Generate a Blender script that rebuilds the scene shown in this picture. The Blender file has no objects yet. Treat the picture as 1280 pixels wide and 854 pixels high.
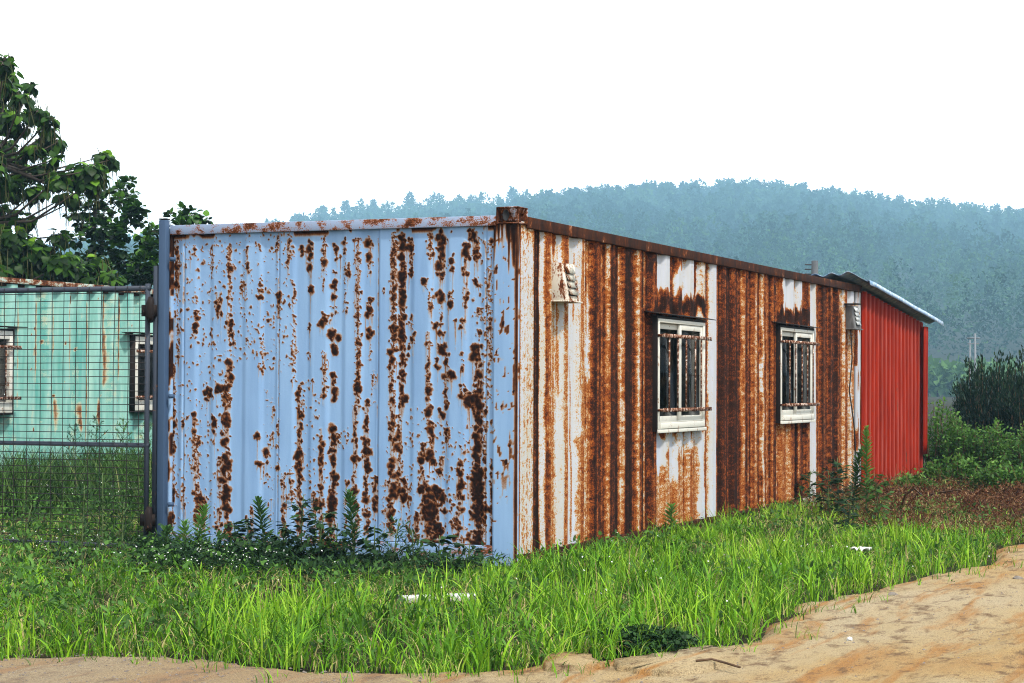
import bpy, bmesh, math, random
import numpy as np
from mathutils import Vector

rng = np.random.default_rng(7)
random.seed(7)
SC = bpy.context.scene
COL = SC.collection

# ------------------------------------------------------------------ camera
CAM = np.array([5.7065, -13.7428, 1.3455])
YAW, PIT, ROL, FPX = -.396, .0217, .0041, 2535.12
Fv = np.array([math.sin(YAW)*math.cos(PIT), math.cos(YAW)*math.cos(PIT), math.sin(PIT)])
Rv = np.array([math.cos(YAW), -math.sin(YAW), 0.0]); Uv = np.cross(Rv, Fv)
R2 = Rv*math.cos(ROL)+Uv*math.sin(ROL); U2 = -Rv*math.sin(ROL)+Uv*math.cos(ROL)
cd = bpy.data.cameras.new('camera'); cam = bpy.data.objects.new('camera', cd); COL.objects.link(cam)
cd.sensor_width = 36; cd.lens = FPX/1280*36; cd.clip_start = .1; cd.clip_end = 3000
from mathutils import Matrix
M = Matrix(((R2[0], U2[0], -Fv[0], CAM[0]), (R2[1], U2[1], -Fv[1], CAM[1]), (R2[2], U2[2], -Fv[2], CAM[2]), (0, 0, 0, 1)))
cam.matrix_world = M
SC.camera = cam

# ------------------------------------------------------------------ world, sun, exposure
SUN = np.array([.80, -.42, 1.25]); SUN /= np.linalg.norm(SUN)
W = bpy.data.worlds.new('World'); SC.world = W; W.use_nodes = True
nt = W.node_tree; nt.nodes.clear()
wo = nt.nodes.new('ShaderNodeOutputWorld'); bg = nt.nodes.new('ShaderNodeBackground')
sky = nt.nodes.new('ShaderNodeTexSky'); sky.sky_type = 'NISHITA'; sky.sun_disc = False
sky.sun_elevation = math.asin(SUN[2]); sky.sun_rotation = math.atan2(SUN[0], SUN[1])
sky.dust_density = 4; sky.air_density = 1; sky.ozone_density = 1
hs = nt.nodes.new('ShaderNodeHueSaturation'); hs.inputs['Saturation'].default_value = .25
add = nt.nodes.new('ShaderNodeMix'); add.data_type = 'RGBA'; add.blend_type = 'ADD'
add.inputs[0].default_value = 1
# the bright overcast layer over the sky texture, shaped to glow low over the horizon ahead, dimmed elsewhere to cut fill
tcw = nt.nodes.new('ShaderNodeTexCoord'); sx_ = nt.nodes.new('ShaderNodeSeparateXYZ'); nt.links.new(tcw.outputs['Generated'], sx_.inputs[0])
rw = nt.nodes.new('ShaderNodeValToRGB'); nt.links.new(sx_.outputs[2], rw.inputs[0]); rw.color_ramp.elements[0].position = .20; rw.color_ramp.elements[0].color = (1, .93, .86, 1)
rw.color_ramp.elements[1].position = .40; rw.color_ramp.elements[1].color = (.19, .192, .195, 1)
sc_w = nt.nodes.new('ShaderNodeVectorMath'); sc_w.operation = 'SCALE'; sc_w.inputs[3].default_value = 38.0
dp = nt.nodes.new('ShaderNodeVectorMath'); dp.operation = 'DOT_PRODUCT'; dp.inputs[1].default_value = (-.386, .922, 0); nt.links.new(tcw.outputs['Generated'], dp.inputs[0])
mr = nt.nodes.new('ShaderNodeMapRange'); mr.interpolation_type = 'SMOOTHSTEP'; mr.inputs[1].default_value = .35; mr.inputs[2].default_value = .9; nt.links.new(dp.outputs['Value'], mr.inputs[0])
mxw = nt.nodes.new('ShaderNodeMix'); mxw.data_type = 'RGBA'; mxw.inputs[6].default_value = (.21, .212, .215, 1)
nt.links.new(mr.outputs[0], mxw.inputs[0]); nt.links.new(rw.outputs[0], mxw.inputs[7])
nt.links.new(mxw.outputs[2], sc_w.inputs[0]); nt.links.new(sc_w.outputs[0], add.inputs[7])
nt.links.new(sky.outputs[0], hs.inputs['Color']); nt.links.new(hs.outputs[0], add.inputs[6])
nt.links.new(add.outputs[2], bg.inputs[0]); bg.inputs[1].default_value = .12
nt.links.new(bg.outputs[0], wo.inputs[0])
sd = bpy.data.lights.new('sun', 'SUN'); sd.energy = 4.8; sd.angle = math.radians(3); sd.color = (1, .95, .86)
so = bpy.data.objects.new('sun', sd); COL.objects.link(so)
so.rotation_euler = Vector(SUN).to_track_quat('Z', 'Y').to_euler(); so.location = (10, -20, 40)
SC.view_settings.view_transform = 'Standard'; SC.view_settings.look = 'None'
SC.view_settings.exposure = 0.0; SC.view_settings.gamma = 1
SC.cycles.use_denoising = True; SC.cycles.denoiser = 'OPENIMAGEDENOISE'; SC.cycles.denoising_input_passes = 'RGB_ALBEDO_NORMAL'; SC.cycles.denoising_prefilter = 'NONE'; SC.cycles.filter_width = 1.1
SC.cycles.max_bounces = 6; SC.cycles.diffuse_bounces = 3; SC.cycles.glossy_bounces = 2
SC.cycles.transparent_max_bounces = 12; SC.cycles.transmission_bounces = 4; SC.cycles.volume_bounces = 0
SC.cycles.sample_clamp_indirect = 6

# ------------------------------------------------------------------ survey helpers (a sighted pixel -> a point on a real plane)
def ray(x, y): return Fv+R2*(x-640)/FPX-U2*(y-427)/FPX
def hit(x, y, ax, v):
    d = ray(x, y); return CAM+d*((v-CAM[ax])/d[ax])
def gp(x, y, z=0.0): return hit(x, y, 2, z)
def atdepth(x, y, D): return CAM+ray(x, y)*D
def ey(x, y=480): return hit(x, y, 1, 0)      # on the end wall
def ly(x, y=480): return hit(x, y, 0, 0)      # on the long wall

# ------------------------------------------------------------------ noise
_T = np.random.default_rng(3).random((256, 256))
def vn(u, v, s=0):
    u = np.asarray(u, float)+s*17.37; v = np.asarray(v, float)+s*9.71
    iu = np.floor(u).astype(int); iv = np.floor(v).astype(int)
    fu = u-iu; fv = v-iv; fu = fu*fu*(3-2*fu); fv = fv*fv*(3-2*fv)
    a = _T[iu % 256, iv % 256]; b = _T[(iu+1) % 256, iv % 256]; c = _T[iu % 256, (iv+1) % 256]; d = _T[(iu+1) % 256, (iv+1) % 256]
    return (a*(1-fu)+b*fu)*(1-fv)+(c*(1-fu)+d*fu)*fv
def fbm(u, v, s=0, o=4):
    t = 0; a = .5
    for k in range(o): t = t+a*vn(u*2**k, v*2**k, s+k*3); a *= .5
    return t/(1-.5**o)
def sstep(x, a, b):
    t = np.clip((x-a)/(b-a), 0, 1); return t*t*(3-2*t)

# ------------------------------------------------------------------ materials
def lin(c):
    return tuple((x/255/12.92 if x/255 <= .04045 else ((x/255+.055)/1.055)**2.4) for x in c)+(1,)
class NB:
    def __init__(s, name):
        s.m = bpy.data.materials.new(name); s.m.use_nodes = True; s.t = s.m.node_tree; s.t.nodes.clear()
        s.out = s.n('ShaderNodeOutputMaterial')
    def n(s, ty, **k):
        nd = s.t.nodes.new(ty)
        for a, b in k.items(): setattr(nd, a, b)
        return nd
    def l(s, a, b): s.t.links.new(a, b)
    def val(s, sock, v):
        if isinstance(v, bpy.types.NodeSocket): s.l(v, sock)
        else: sock.default_value = v
    def math(s, op, a, b=0.0, c=None, clamp=False):
        m = s.n('ShaderNodeMath', operation=op, use_clamp=clamp); s.val(m.inputs[0], a); s.val(m.inputs[1], b)
        if c is not None: s.val(m.inputs[2], c)
        return m.outputs[0]
    def mix(s, f, a, b, bt='MIX'):
        m = s.n('ShaderNodeMix', data_type='RGBA', blend_type=bt); s.val(m.inputs[0], f); s.val(m.inputs[6], a); s.val(m.inputs[7], b)
        return m.outputs[2]
    def coord(s, scale=(1, 1, 1)):
        tc = s.n('ShaderNodeTexCoord'); mp = s.n('ShaderNodeMapping'); mp.inputs['Scale'].default_value = scale
        s.l(tc.outputs['Object'], mp.inputs[0]); return mp.outputs[0]
    def noise(s, scale, vec=None, detail=4, rough=.6, dist=0):
        n = s.n('ShaderNodeTexNoise'); n.inputs['Scale'].default_value = scale; n.inputs['Detail'].default_value = detail
        n.inputs['Roughness'].default_value = rough; n.inputs['Distortion'].default_value = dist
        if vec is None: vec = s.coord()
        s.l(vec, n.inputs['Vector']); return n.outputs[0]
    def ramp(s, f, stops, interp='LINEAR'):
        r = s.n('ShaderNodeValToRGB'); r.color_ramp.interpolation = interp; e = r.color_ramp.elements
        while len(e) < len(stops): e.new(.5)
        for k, (p, c) in enumerate(stops): e[k].position = p; e[k].color = c if len(c) == 4 else tuple(c)+(1,)
        s.l(f, r.inputs[0]); return r.outputs[0]
    def attr(s, name): a = s.n('ShaderNodeAttribute', attribute_name=name); return a.outputs['Fac']
    def bump(s, h, strength=.5, dist=.01):
        b = s.n('ShaderNodeBump'); b.inputs['Strength'].default_value = strength; b.inputs['Distance'].default_value = dist
        s.l(h, b.inputs['Height']); return b.outputs[0]
    def bsdf(s, col, rough=.7, metal=0, spec=.3, normal=None):
        p = s.n('ShaderNodeBsdfPrincipled'); s.val(p.inputs['Base Color'], col); s.val(p.inputs['Roughness'], rough)
        p.inputs['Metallic'].default_value = metal; p.inputs['Specular IOR Level'].default_value = spec
        if normal is not None: s.l(normal, p.inputs['Normal'])
        return p.outputs[0]
    def done(s, sh): s.l(sh, s.out.inputs[0]); return s.m

def rust_attr(name, paint, paint2, stops, fine=170, speck=.5, asp=(1, 1, .45)):
    b = NB(name); r = b.attr('rust')
    v = b.coord(asp); n1 = b.noise(fine, v, 3, .7); n2 = b.noise(30, b.coord((1, 1, .12)), 3, .6)
    x = b.math('ADD', r, b.math('MULTIPLY', b.math('SUBTRACT', n1, .5), speck))
    x = b.math('ADD', x, b.math('MULTIPLY', b.math('SUBTRACT', n2, .5), .14), clamp=True)
    dirt = b.noise(2.2, b.coord((3, 3, .35)), 4, .6)
    pc = b.mix(b.ramp(dirt, [(.35, (0, 0, 0)), (.7, (1, 1, 1))]), paint, paint2)
    mask = b.ramp(x, [(stops[0][0]-.05, (0, 0, 0)), (stops[0][0]+.02, (1, 1, 1))])
    rc = b.ramp(x, stops)
    col = b.mix(mask, pc, rc)
    rough = b.ramp(mask, [(0, (.5, .5, .5)), (1, (.92, .92, .92))])
    nrm = b.bump(b.math('ADD', x, b.math('MULTIPLY', n1, .3)), .45, .004)
    return b.done(b.bsdf(col, rough, 0, .06, nrm))

def rust_proc(name, paint, amount=.5, scale=6, stretch=(1, 1, .3), rough=.6):
    b = NB(name); v = b.coord(stretch)
    n = b.noise(scale, v, 8, .68, .3); f = b.noise(scale*14, v, 2, .6)
    x = b.math('ADD', b.math('MULTIPLY', n, .8), b.math('MULTIPLY', f, .28))
    t = 1.0-amount
    t = .30+.5*t
    mask = b.ramp(x, [(max(t-.03, 0), (0, 0, 0)), (min(t+.02, 1), (1, 1, 1))])
    rc = b.ramp(x, [(t, (.32, .14, .055)), (min(t+.03, .97), (.19, .055, .017)), (min(t+.09, .98), (.06, .02, .009)), (min(t+.24, .99), (.022, .012, .01))])
    col = b.mix(mask, paint, rc)
    return b.done(b.bsdf(col, b.ramp(mask, [(0, (rough,)*3), (1, (.92,)*3)]), 0, .08, b.bump(x, .4, .004)))

def plain(name, col, rough=.6, var=.25, scale=12, metal=0, spec=.3, stretch=(1, 1, 1), bump=.15):
    b = NB(name); n = b.noise(scale, b.coord(stretch), 6, .65)
    c2 = tuple(x*(1-var) for x in col[:3])+(1,); c1 = tuple(min(x*(1+var*.5), 1) for x in col[:3])+(1,)
    return b.done(b.bsdf(b.ramp(n, [(.3, c2), (.7, c1)]), rough, metal, spec, b.bump(n, bump, .004)))

def leafmat(name, stops, trans=.35, rough=.55, spec=.3):
    b = NB(name); t = b.attr('tint'); col = b.ramp(t, stops)
    p = b.bsdf(col, rough, 0, spec*.4)
    tr = b.n('ShaderNodeBsdfTranslucent')
    b.l(b.mix(.35, col, (.55, .85, .08, 1), 'MULTIPLY') if False else col, tr.inputs[0])
    m = b.n('ShaderNodeMixShader'); m.inputs[0].default_value = trans
    b.l(p, m.inputs[1]); b.l(tr.outputs[0], m.inputs[2]); return b.done(m.outputs[0])

RUST_SIDE = [(.27, (.46, .40, .29)), (.34, (.42, .25, .10)), (.40, (.33, .11, .022)), (.52, (.22, .050, .010)), (.62, (.10, .024, .008)), (.72, (.028, .011, .007)), (1, (.008, .005, .004))]
RUST_END = [(.20, (.30, .38, .50)), (.30, (.33, .27, .24)), (.40, (.24, .10, .04)), (.50, (.11, .036, .013)), (.60, (.045, .015, .007)), (.72, (.018, .008, .006)), (1, (.009, .006, .005))]
RUST_GREEN = [(.28, (.45, .55, .42)), (.38, (.40, .30, .18)), (.48, (.22, .10, .045)), (.62, (.09, .035, .018)), (.8, (.03, .014, .010)), (1, (.01, .007, .006))]
MT = dict(
    end=rust_attr('rusted_blue_paint', (.265, .42, .64, 1), (.20, .335, .55, 1), RUST_END, 150, .26),
    side=rust_attr('rusted_white_paint', (.44, .47, .55, 1), (.42, .41, .38, 1), RUST_SIDE, 125, .85, (1, .42, .7)),
    green=rust_attr('rusted_green_paint', (.12, .35, .31, 1), (.34, .56, .49, 1), RUST_GREEN, 170, .4),  # light and dark greens set wide apart to imitate rib shading
    rail=rust_proc('rusted_pale_rail', (.27, .34, .48, 1), .50, 7, (1, 1, 1.2)),
    railr=rust_proc('rusted_brown_rail', (.62, .52, .42, 1), .84, 7, (1, 1, .35)),
    cast=rust_proc('rusted_casting', (.40, .43, .52, 1), .66, 9, (1, 1, .5)),
    railg=rust_proc('rusted_green_rail', (.38, .48, .43, 1), .58, 9, (1, .6, 1.2)),
    dark=rust_proc('dark_rust', (.018, .013, .012, 1), .25, 9),
    blue=rust_proc('blue_steel_paint', (.05, .085, .15, 1), .12, 7, (1, 1, .3), .45),
    bluelow=rust_proc('blue_rail_paint', (.20, .32, .50, 1), .45, 6, (.6, .6, 2), .5),
    red=None, steel=rust_proc('galvanised_tube', (.045, .055, .075, 1), .25, 14, (1, 1, 1), .4),
    wire=plain('dark_wire', (.02, .016, .016, 1), .6, .4, 30),
    white=rust_proc('grimy_white_window_frame', (.60, .59, .53, 1), .30, 11, (1, 1, .5), .4),
    bar=rust_proc('rusty_bar', (.62, .56, .50, 1), .62, 30, (1, 1, 1)),
    vent=rust_proc('vent_paint', (.62, .60, .52, 1), .50, 9, (1, 1, .5)),
    ventw=plain('white_vent', (.72, .74, .74, 1), .5, .15, 12),
    grey=plain('grey_vent', (.16, .16, .16, 1), .7, .5, 12, stretch=(1, 1, .3)),
    black=plain('dark_interior', (.02, .02, .022, 1), .9, .3),
    curtain=plain('grey_curtain', (.22, .23, .25, 1), .9, .3, 9, stretch=(3, 3, .3)),
    tin=None, conc=plain('concrete', (.42, .38, .32, 1), .95, .35, 22, bump=.5),
    bark=plain('bark', (.07, .055, .045, 1), .95, .5, 18, stretch=(1, 1, .25), bump=.6),
    twig=plain('dead_twig', (.14, .085, .05, 1), .95, .6, 9),
    stem=plain('green_stem', (.08, .12, .04, 1), .8, .3, 9),
    paper=plain('white_litter', (.60, .60, .58, 1), .7, .45, 40),
    stone=plain('stone', (.22, .19, .16, 1), .95, .5, 14, bump=.5),
    pole=plain('dark_pole', (.09, .10, .11, 1), .8, .4, 10), polep=plain('pale_pole', (.20, .22, .24, 1), .8, .2, 2),
)
# glass
b = NB('window_glass'); fr = b.n('ShaderNodeFresnel'); fr.inputs[0].default_value = 1.5
tr = b.n('ShaderNodeBsdfTransparent'); tr.inputs[0].default_value = (.30, .32, .34, 1); gl = b.n('ShaderNodeBsdfGlossy'); gl.inputs[1].default_value = .04
mx = b.n('ShaderNodeMixShader'); b.l(b.math('MULTIPLY', fr.outputs[0], .35), mx.inputs[0]); b.l(tr.outputs[0], mx.inputs[1]); b.l(gl.outputs[0], mx.inputs[2])
MT['glass'] = b.done(mx.outputs[0])
# red sheet
b = NB('red_sheet_paint'); n = b.noise(5, b.coord((1, 2.5, .25)), 6, .65); f = b.noise(60, b.coord((1, 1, .3)), 2)
c = b.ramp(n, [(.3, (.13, .006, .001)), (.6, (.26, .013, .002)), (.8, (.32, .026, .006))])
c = b.mix(b.ramp(b.math('ADD', n, b.math('MULTIPLY', f, .3)), [(.80, (0, 0, 0)), (.84, (1, 1, 1))]), c, (.10, .03, .02, 1))
c = b.mix(b.math('MULTIPLY', b.attr('crest_highlight'), .38), c, (.62, .20, .16, 1))  # pale highlights along the rib crests painted into the colour
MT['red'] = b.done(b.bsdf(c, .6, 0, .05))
# blue-white roofing tin
b = NB('roof_tin'); n = b.noise(4, b.coord((.5, 3, 4)), 5, .65)
MT['tin'] = b.done(b.bsdf(b.ramp(n, [(.35, (.10, .22, .42)), (.5, (.24, .36, .52)), (.68, (.55, .60, .64))]), .4, .0, .5))
# ground soil
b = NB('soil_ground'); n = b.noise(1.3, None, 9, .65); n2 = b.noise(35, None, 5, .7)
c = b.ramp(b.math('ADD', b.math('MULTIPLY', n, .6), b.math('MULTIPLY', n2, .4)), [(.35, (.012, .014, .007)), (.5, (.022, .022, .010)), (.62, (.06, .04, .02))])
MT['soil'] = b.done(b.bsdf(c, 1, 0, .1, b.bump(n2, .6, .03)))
# dirt road
b = NB('dirt_road_surface')
n = b.noise(.9, b.coord((1, .35, 1)), 8, .62, .4); n2 = b.noise(9, b.coord((1, .5, 1)), 6, .7); n3 = b.noise(120, None, 3, .8)
c = b.ramp(n, [(.30, (.50, .27, .09)), (.43, (.60, .40, .17)), (.52, (.60, .45, .24)), (.68, (.64, .52, .33))])
ex = b.noise(2.6, b.coord((1.8, .22, 1)), 5, .6, .5)
c = b.mix(b.ramp(ex, [(.50, (0, 0, 0)), (.62, (.9, .9, .9))]), c, (.52, .24, .06, 1))
c = b.mix(b.ramp(n2, [(.34, (.9, .9, .9)), (.48, (0, 0, 0))]), c, (.16, .085, .042, 1))
sp = b.n('ShaderNodeTexVoronoi'); sp.inputs['Scale'].default_value = 75; b.l(b.coord((1, 1, 1)), sp.inputs[0])
gm = b.ramp(sp.outputs[0], [(.16, (1, 1, 1)), (.28, (0, 0, 0))]); gm2 = b.ramp(b.noise(2.5, None, 3), [(.42, (0, 0, 0)), (.6, (1, 1, 1))])
fk = b.noise(85, b.coord((1.5, .32, 1)), 3, .75); fk2 = b.ramp(b.noise(3.2, b.coord((1, .4, 1)), 4, .6), [(.35, (.25, .25, .25)), (.62, (1, 1, 1))])
c = b.mix(b.math('MULTIPLY', b.ramp(fk, [(.56, (0, 0, 0)), (.64, (.9, .9, .9))]), fk2), c, (.14, .085, .06, 1))
c = b.mix(b.math('MULTIPLY', gm, b.attr('gravel')), c, (.07, .06, .055, 1)); c = b.mix(b.math('MULTIPLY', b.attr('gravel'), .55), c, (.30, .24, .18, 1))
c = b.mix(b.math('MULTIPLY', b.ramp(n3, [(.4, (0, 0, 0)), (.62, (1, 1, 1))]), .35), c, (.20, .14, .09, 1))
MT['road'] = b.done(b.bsdf(c, 1, 0, .1, b.bump(b.math('ADD', b.math('MULTIPLY', n2, .6), b.math('MULTIPLY', n3, .8)), 1.0, .03)))

def G(*st): return [(p, c) for p, c in st]
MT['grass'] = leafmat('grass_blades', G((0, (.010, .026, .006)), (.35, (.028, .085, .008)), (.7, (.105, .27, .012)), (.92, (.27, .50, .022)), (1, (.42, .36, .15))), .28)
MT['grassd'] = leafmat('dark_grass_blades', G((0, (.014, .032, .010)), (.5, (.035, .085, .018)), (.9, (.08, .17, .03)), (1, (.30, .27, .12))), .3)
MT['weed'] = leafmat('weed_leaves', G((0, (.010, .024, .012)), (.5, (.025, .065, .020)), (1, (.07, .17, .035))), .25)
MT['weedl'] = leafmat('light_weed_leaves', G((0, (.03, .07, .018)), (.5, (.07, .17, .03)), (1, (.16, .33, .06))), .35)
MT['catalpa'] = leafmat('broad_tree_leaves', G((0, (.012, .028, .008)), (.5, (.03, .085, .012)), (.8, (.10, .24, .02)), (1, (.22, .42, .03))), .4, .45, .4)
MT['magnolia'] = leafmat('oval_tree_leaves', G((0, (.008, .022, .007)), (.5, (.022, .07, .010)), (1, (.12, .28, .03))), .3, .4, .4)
MT['pod'] = leafmat('seed_pod', G((0, (.05, .045, .02)), (1, (.13, .14, .05))), .15)
MT['clover'] = leafmat('clover_leaves', G((0, (.008, .024, .008)), (1, (.035, .09, .022))), .15)
MT['dry'] = leafmat('dry_leaves', G((0, (.035, .014, .008)), (.4, (.14, .05, .02)), (.75, (.28, .17, .08)), (.9, (.20, .25, .06)), (1, (.12, .22, .05))), .25)
MT['shrub'] = leafmat('shrub_leaves', G((0, (.018, .045, .012)), (.5, (.075, .18, .03)), (1, (.24, .42, .09))), .35)
MT['conif'] = leafmat('conifer_needles', G((0, (.006, .014, .009)), (.6, (.014, .034, .016)), (1, (.06, .12, .04))), .12)
MT['forest'] = leafmat('forest_foliage', G((0, (.010, .030, .020)), (.5, (.030, .075, .032)), (1, (.085, .17, .055))), .2, .9, .05)
MT['flower'] = plain('white_petals', (.8, .8, .8, 1), .7, .05)
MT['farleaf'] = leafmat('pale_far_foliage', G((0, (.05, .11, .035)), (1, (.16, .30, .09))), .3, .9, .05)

# ------------------------------------------------------------------ mesh building
class MB:
    """collects pieces, links them as ONE mesh object"""
    def __init__(s): s.v = []; s.f4 = []; s.f3 = []; s.fn = []; s.n = 0; s.a = []
    def addv(s, v, t=None):
        v = np.asarray(v, float).reshape(-1, 3); o = s.n; s.v.append(v); s.n += len(v)
        s.a.append(np.full(len(v), .5) if t is None else np.broadcast_to(np.asarray(t, float), (len(v),)).copy()); return o
    def poly(s, v, faces, t=None):
        o = s.addv(v, t)
        for f in faces:
            if len(f) == 4: s.f4.append(np.array([f])+o)
            elif len(f) == 3: s.f3.append(np.array([f])+o)
            else: s.fn.append([i+o for i in f])
        return s
    def box(s, x0, x1, y0, y1, z0, z1):
        return s.poly([(x0, y0, z0), (x1, y0, z0), (x1, y1, z0), (x0, y1, z0), (x0, y0, z1), (x1, y0, z1), (x1, y1, z1), (x0, y1, z1)],
                      [(0, 3, 2, 1), (4, 5, 6, 7), (0, 1, 5, 4), (1, 2, 6, 5), (2, 3, 7, 6), (3, 0, 4, 7)])
    def tube(s, pts, rad, n=8, t=None, cap=True):
        P = np.asarray(pts, float); k = len(P); rad = np.broadcast_to(np.asarray(rad, float), (k,))
        T = np.gradient(P, axis=0); T /= np.linalg.norm(T, axis=1)[:, None]+1e-9
        ref = np.array([0, 0, 1.]) if abs(T[0][2]) < .9 else np.array([1., 0, 0])
        A = np.cross(T, ref); A /= np.linalg.norm(A, axis=1)[:, None]+1e-9; B = np.cross(T, A)
        th = np.arange(n)*2*math.pi/n
        V = P[:, None]+rad[:, None, None]*(np.cos(th)[None, :, None]*A[:, None]+np.sin(th)[None, :, None]*B[:, None])
        o = s.addv(V, t); i = np.arange(k-1)[:, None]*n; j = np.arange(n)[None]; j2 = (j+1) % n
        q = np.stack([i+j, i+j2, i+n+j2, i+n+j], -1).reshape(-1, 4)+o; s.f4.append(q)
        if cap: s.fn.append([o+x for x in range(n)][::-1]); s.fn.append([o+(k-1)*n+x for x in range(n)])
        return s
    def grid(s, P, t=None, mask=None):
        a, b_, _ = P.shape; o = s.addv(P, None if t is None else t.reshape(-1))
        i = np.arange(a-1)[:, None]*b_; j = np.arange(b_-1)[None]
        q = np.stack([i+j, i+j+1, i+b_+j+1, i+b_+j], -1).reshape(-1, 4)
        if mask is not None: q = q[mask.reshape(-1)]
        s.f4.append(q+o); return s
    def scatter(s, TV, TF, O, X, Z, S, t):
        """leaf template copied to every origin O with long axis X, up Z, size S (N,) or (N,3)"""
        TV = np.asarray(TV, float); N = len(O)
        if N == 0: return s
        X = X/(np.linalg.norm(X, axis=1)[:, None]+1e-9); Y = np.cross(Z, X); Y /= np.linalg.norm(Y, axis=1)[:, None]+1e-9; Z = np.cross(X, Y)
        S = np.asarray(S, float)
        if S.ndim == 1: S = np.stack([S]*3, 1)
        L = TV[None]*S[:, None]
        V = O[:, None]+L[..., :1]*X[:, None]+L[..., 1:2]*Y[:, None]+L[..., 2:]*Z[:, None]
        k = len(TV); o = s.addv(V, np.repeat(np.broadcast_to(t, (N,)), k)); off = (np.arange(N)*k)[:, None]+o
        for f in TF:
            q = np.array(f)[None]+off
            (s.f4 if len(f) == 4 else s.f3).append(q)
        return s
    def build(s, name, mat, parent=None, attr=None, smooth=False, bevel=0):
        me = bpy.data.meshes.new(name); V = np.concatenate(s.v)
        if parent is not None and parent.get('_abs', 0) == 0:
            wl = np.array(worldloc(parent)); V = V-wl
        fs = []; st = []; tot = []; c = 0
        for arr, k in ((s.f4, 4), (s.f3, 3)):
            if arr:
                a = np.concatenate(arr); fs.append(a.reshape(-1)); st.append(c+np.arange(len(a))*k); tot.append(np.full(len(a), k)); c += a.size
        for f in s.fn: fs.append(np.array(f)); st.append(np.array([c])); tot.append(np.array([len(f)])); c += len(f)
        L = np.concatenate(fs).astype(np.int32); ST = np.concatenate(st).astype(np.int32); TO = np.concatenate(tot).astype(np.int32)
        me.vertices.add(len(V)); me.vertices.foreach_set('co', V.reshape(-1).astype(np.float32))
        me.loops.add(len(L)); me.loops.foreach_set('vertex_index', L)
        me.polygons.add(len(ST)); me.polygons.foreach_set('loop_start', ST); me.polygons.foreach_set('loop_total', TO)
        if smooth: me.polygons.foreach_set('use_smooth', np.ones(len(ST), bool))
        me.update(calc_edges=True); me.validate()
        if attr:
            a = me.attributes.new(attr, 'FLOAT', 'POINT'); a.data.foreach_set('value', np.concatenate(s.a).astype(np.float32))
        me.materials.append(mat)
        o = bpy.data.objects.new(name, me); COL.objects.link(o)
        if parent is not None: o.parent = parent
        if bevel:
            m = o.modifiers.new('bevel', 'BEVEL'); m.width = bevel; m.segments = 2; m.limit_method = 'ANGLE'
        return o
def worldloc(o):
    v = np.zeros(3)
    while o is not None: v += np.array(o.location)*(0 if o.type == 'MESH' else 1); o = o.parent
    return v
def thing(name, label, cat, loc=(0, 0, 0), group=None):
    o = bpy.data.objects.new(name, None); COL.objects.link(o); o.location = tuple(float(x) for x in loc)
    return tag(o, label, cat, group)
def tag(o, label=None, cat=None, group=None, kind=None):
    if label: o['label'] = label
    if cat: o['category'] = cat
    if group: o['group'] = group
    if kind: o['kind'] = kind
    return o

LEAF = ([(0, 0, 0), (.3, .5, .06), (.7, .38, .04), (1, 0, -.10), (.7, -.38, .04), (.3, -.5, .06), (.35, 0, 0), (.7, 0, -.03)],
        [(0, 6, 1), (0, 5, 6), (1, 6, 7, 2), (5, 4, 7, 6), (2, 7, 3), (4, 3, 7)])
HEART = ([(0, 0, 0), (-.10, .28, -.04), (.18, .50, -.02), (.55, .42, -.06), (1, 0, -.22), (.55, -.42, -.06), (.18, -.50, -.02), (-.10, -.28, -.04), (.4, 0, .07)],
         [(0, 8, 2, 1), (0, 7, 6, 8), (8, 3, 2), (8, 6, 5), (8, 4, 3), (8, 5, 4)])
TUFT = ([(0, 0, 0), (1, .28, .05), (.9, -.25, -.1)], [(0, 1, 2)])

def rdir(n, up=0.0):
    d = rng.normal(size=(n, 3)); d[:, 2] += up; return d/np.linalg.norm(d, axis=1)[:, None]

# ================================================================== SETTING
# ground: one sheet out to the hill
def inpoly(P, poly):
    x, y = P[:, 0], P[:, 1]; c = np.zeros(len(P), bool); n = len(poly); j = n-1
    for i in range(n):
        xi, yi = poly[i]; xj, yj = poly[j]
        c ^= ((yi > y) != (yj > y)) & (x < (xj-xi)*(y-yi)/(yj-yi+1e-12)+xi); j = i
    return c
xs = np.concatenate([np.linspace(-1900, -25, 50), np.linspace(-20, 12, 65), np.linspace(16, 1100, 30)])
ys = np.concatenate([np.linspace(-55, -12, 10), np.linspace(-10, 16, 53), np.linspace(20, 2100, 80)])
X, Y = np.meshgrid(xs, ys, indexing='ij')
Z = (fbm(X*.8, Y*.8, 5)-1)*.03
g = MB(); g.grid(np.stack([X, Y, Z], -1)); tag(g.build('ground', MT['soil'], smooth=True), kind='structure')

EDGE = [gp(*p)[:2] for p in [(-260, 818), (-120, 824), (0, 826), (90, 824), (160, 822), (250, 826), (330, 838), (420, 846), (500, 850), (560, 846), (640, 836), (700, 828),
        (760, 828), (850, 815), (915, 806), (940, 790), (960, 772), (1030, 748), (1110, 733), (1180, 716), (1236, 706), (1246, 690), (1262, 683), (1300, 677), (1340, 662)]]
GPOLY = [(-12, -9)]+[tuple(e) for e in EDGE]+[(6.5, 22), (-16, 22)]
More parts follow.
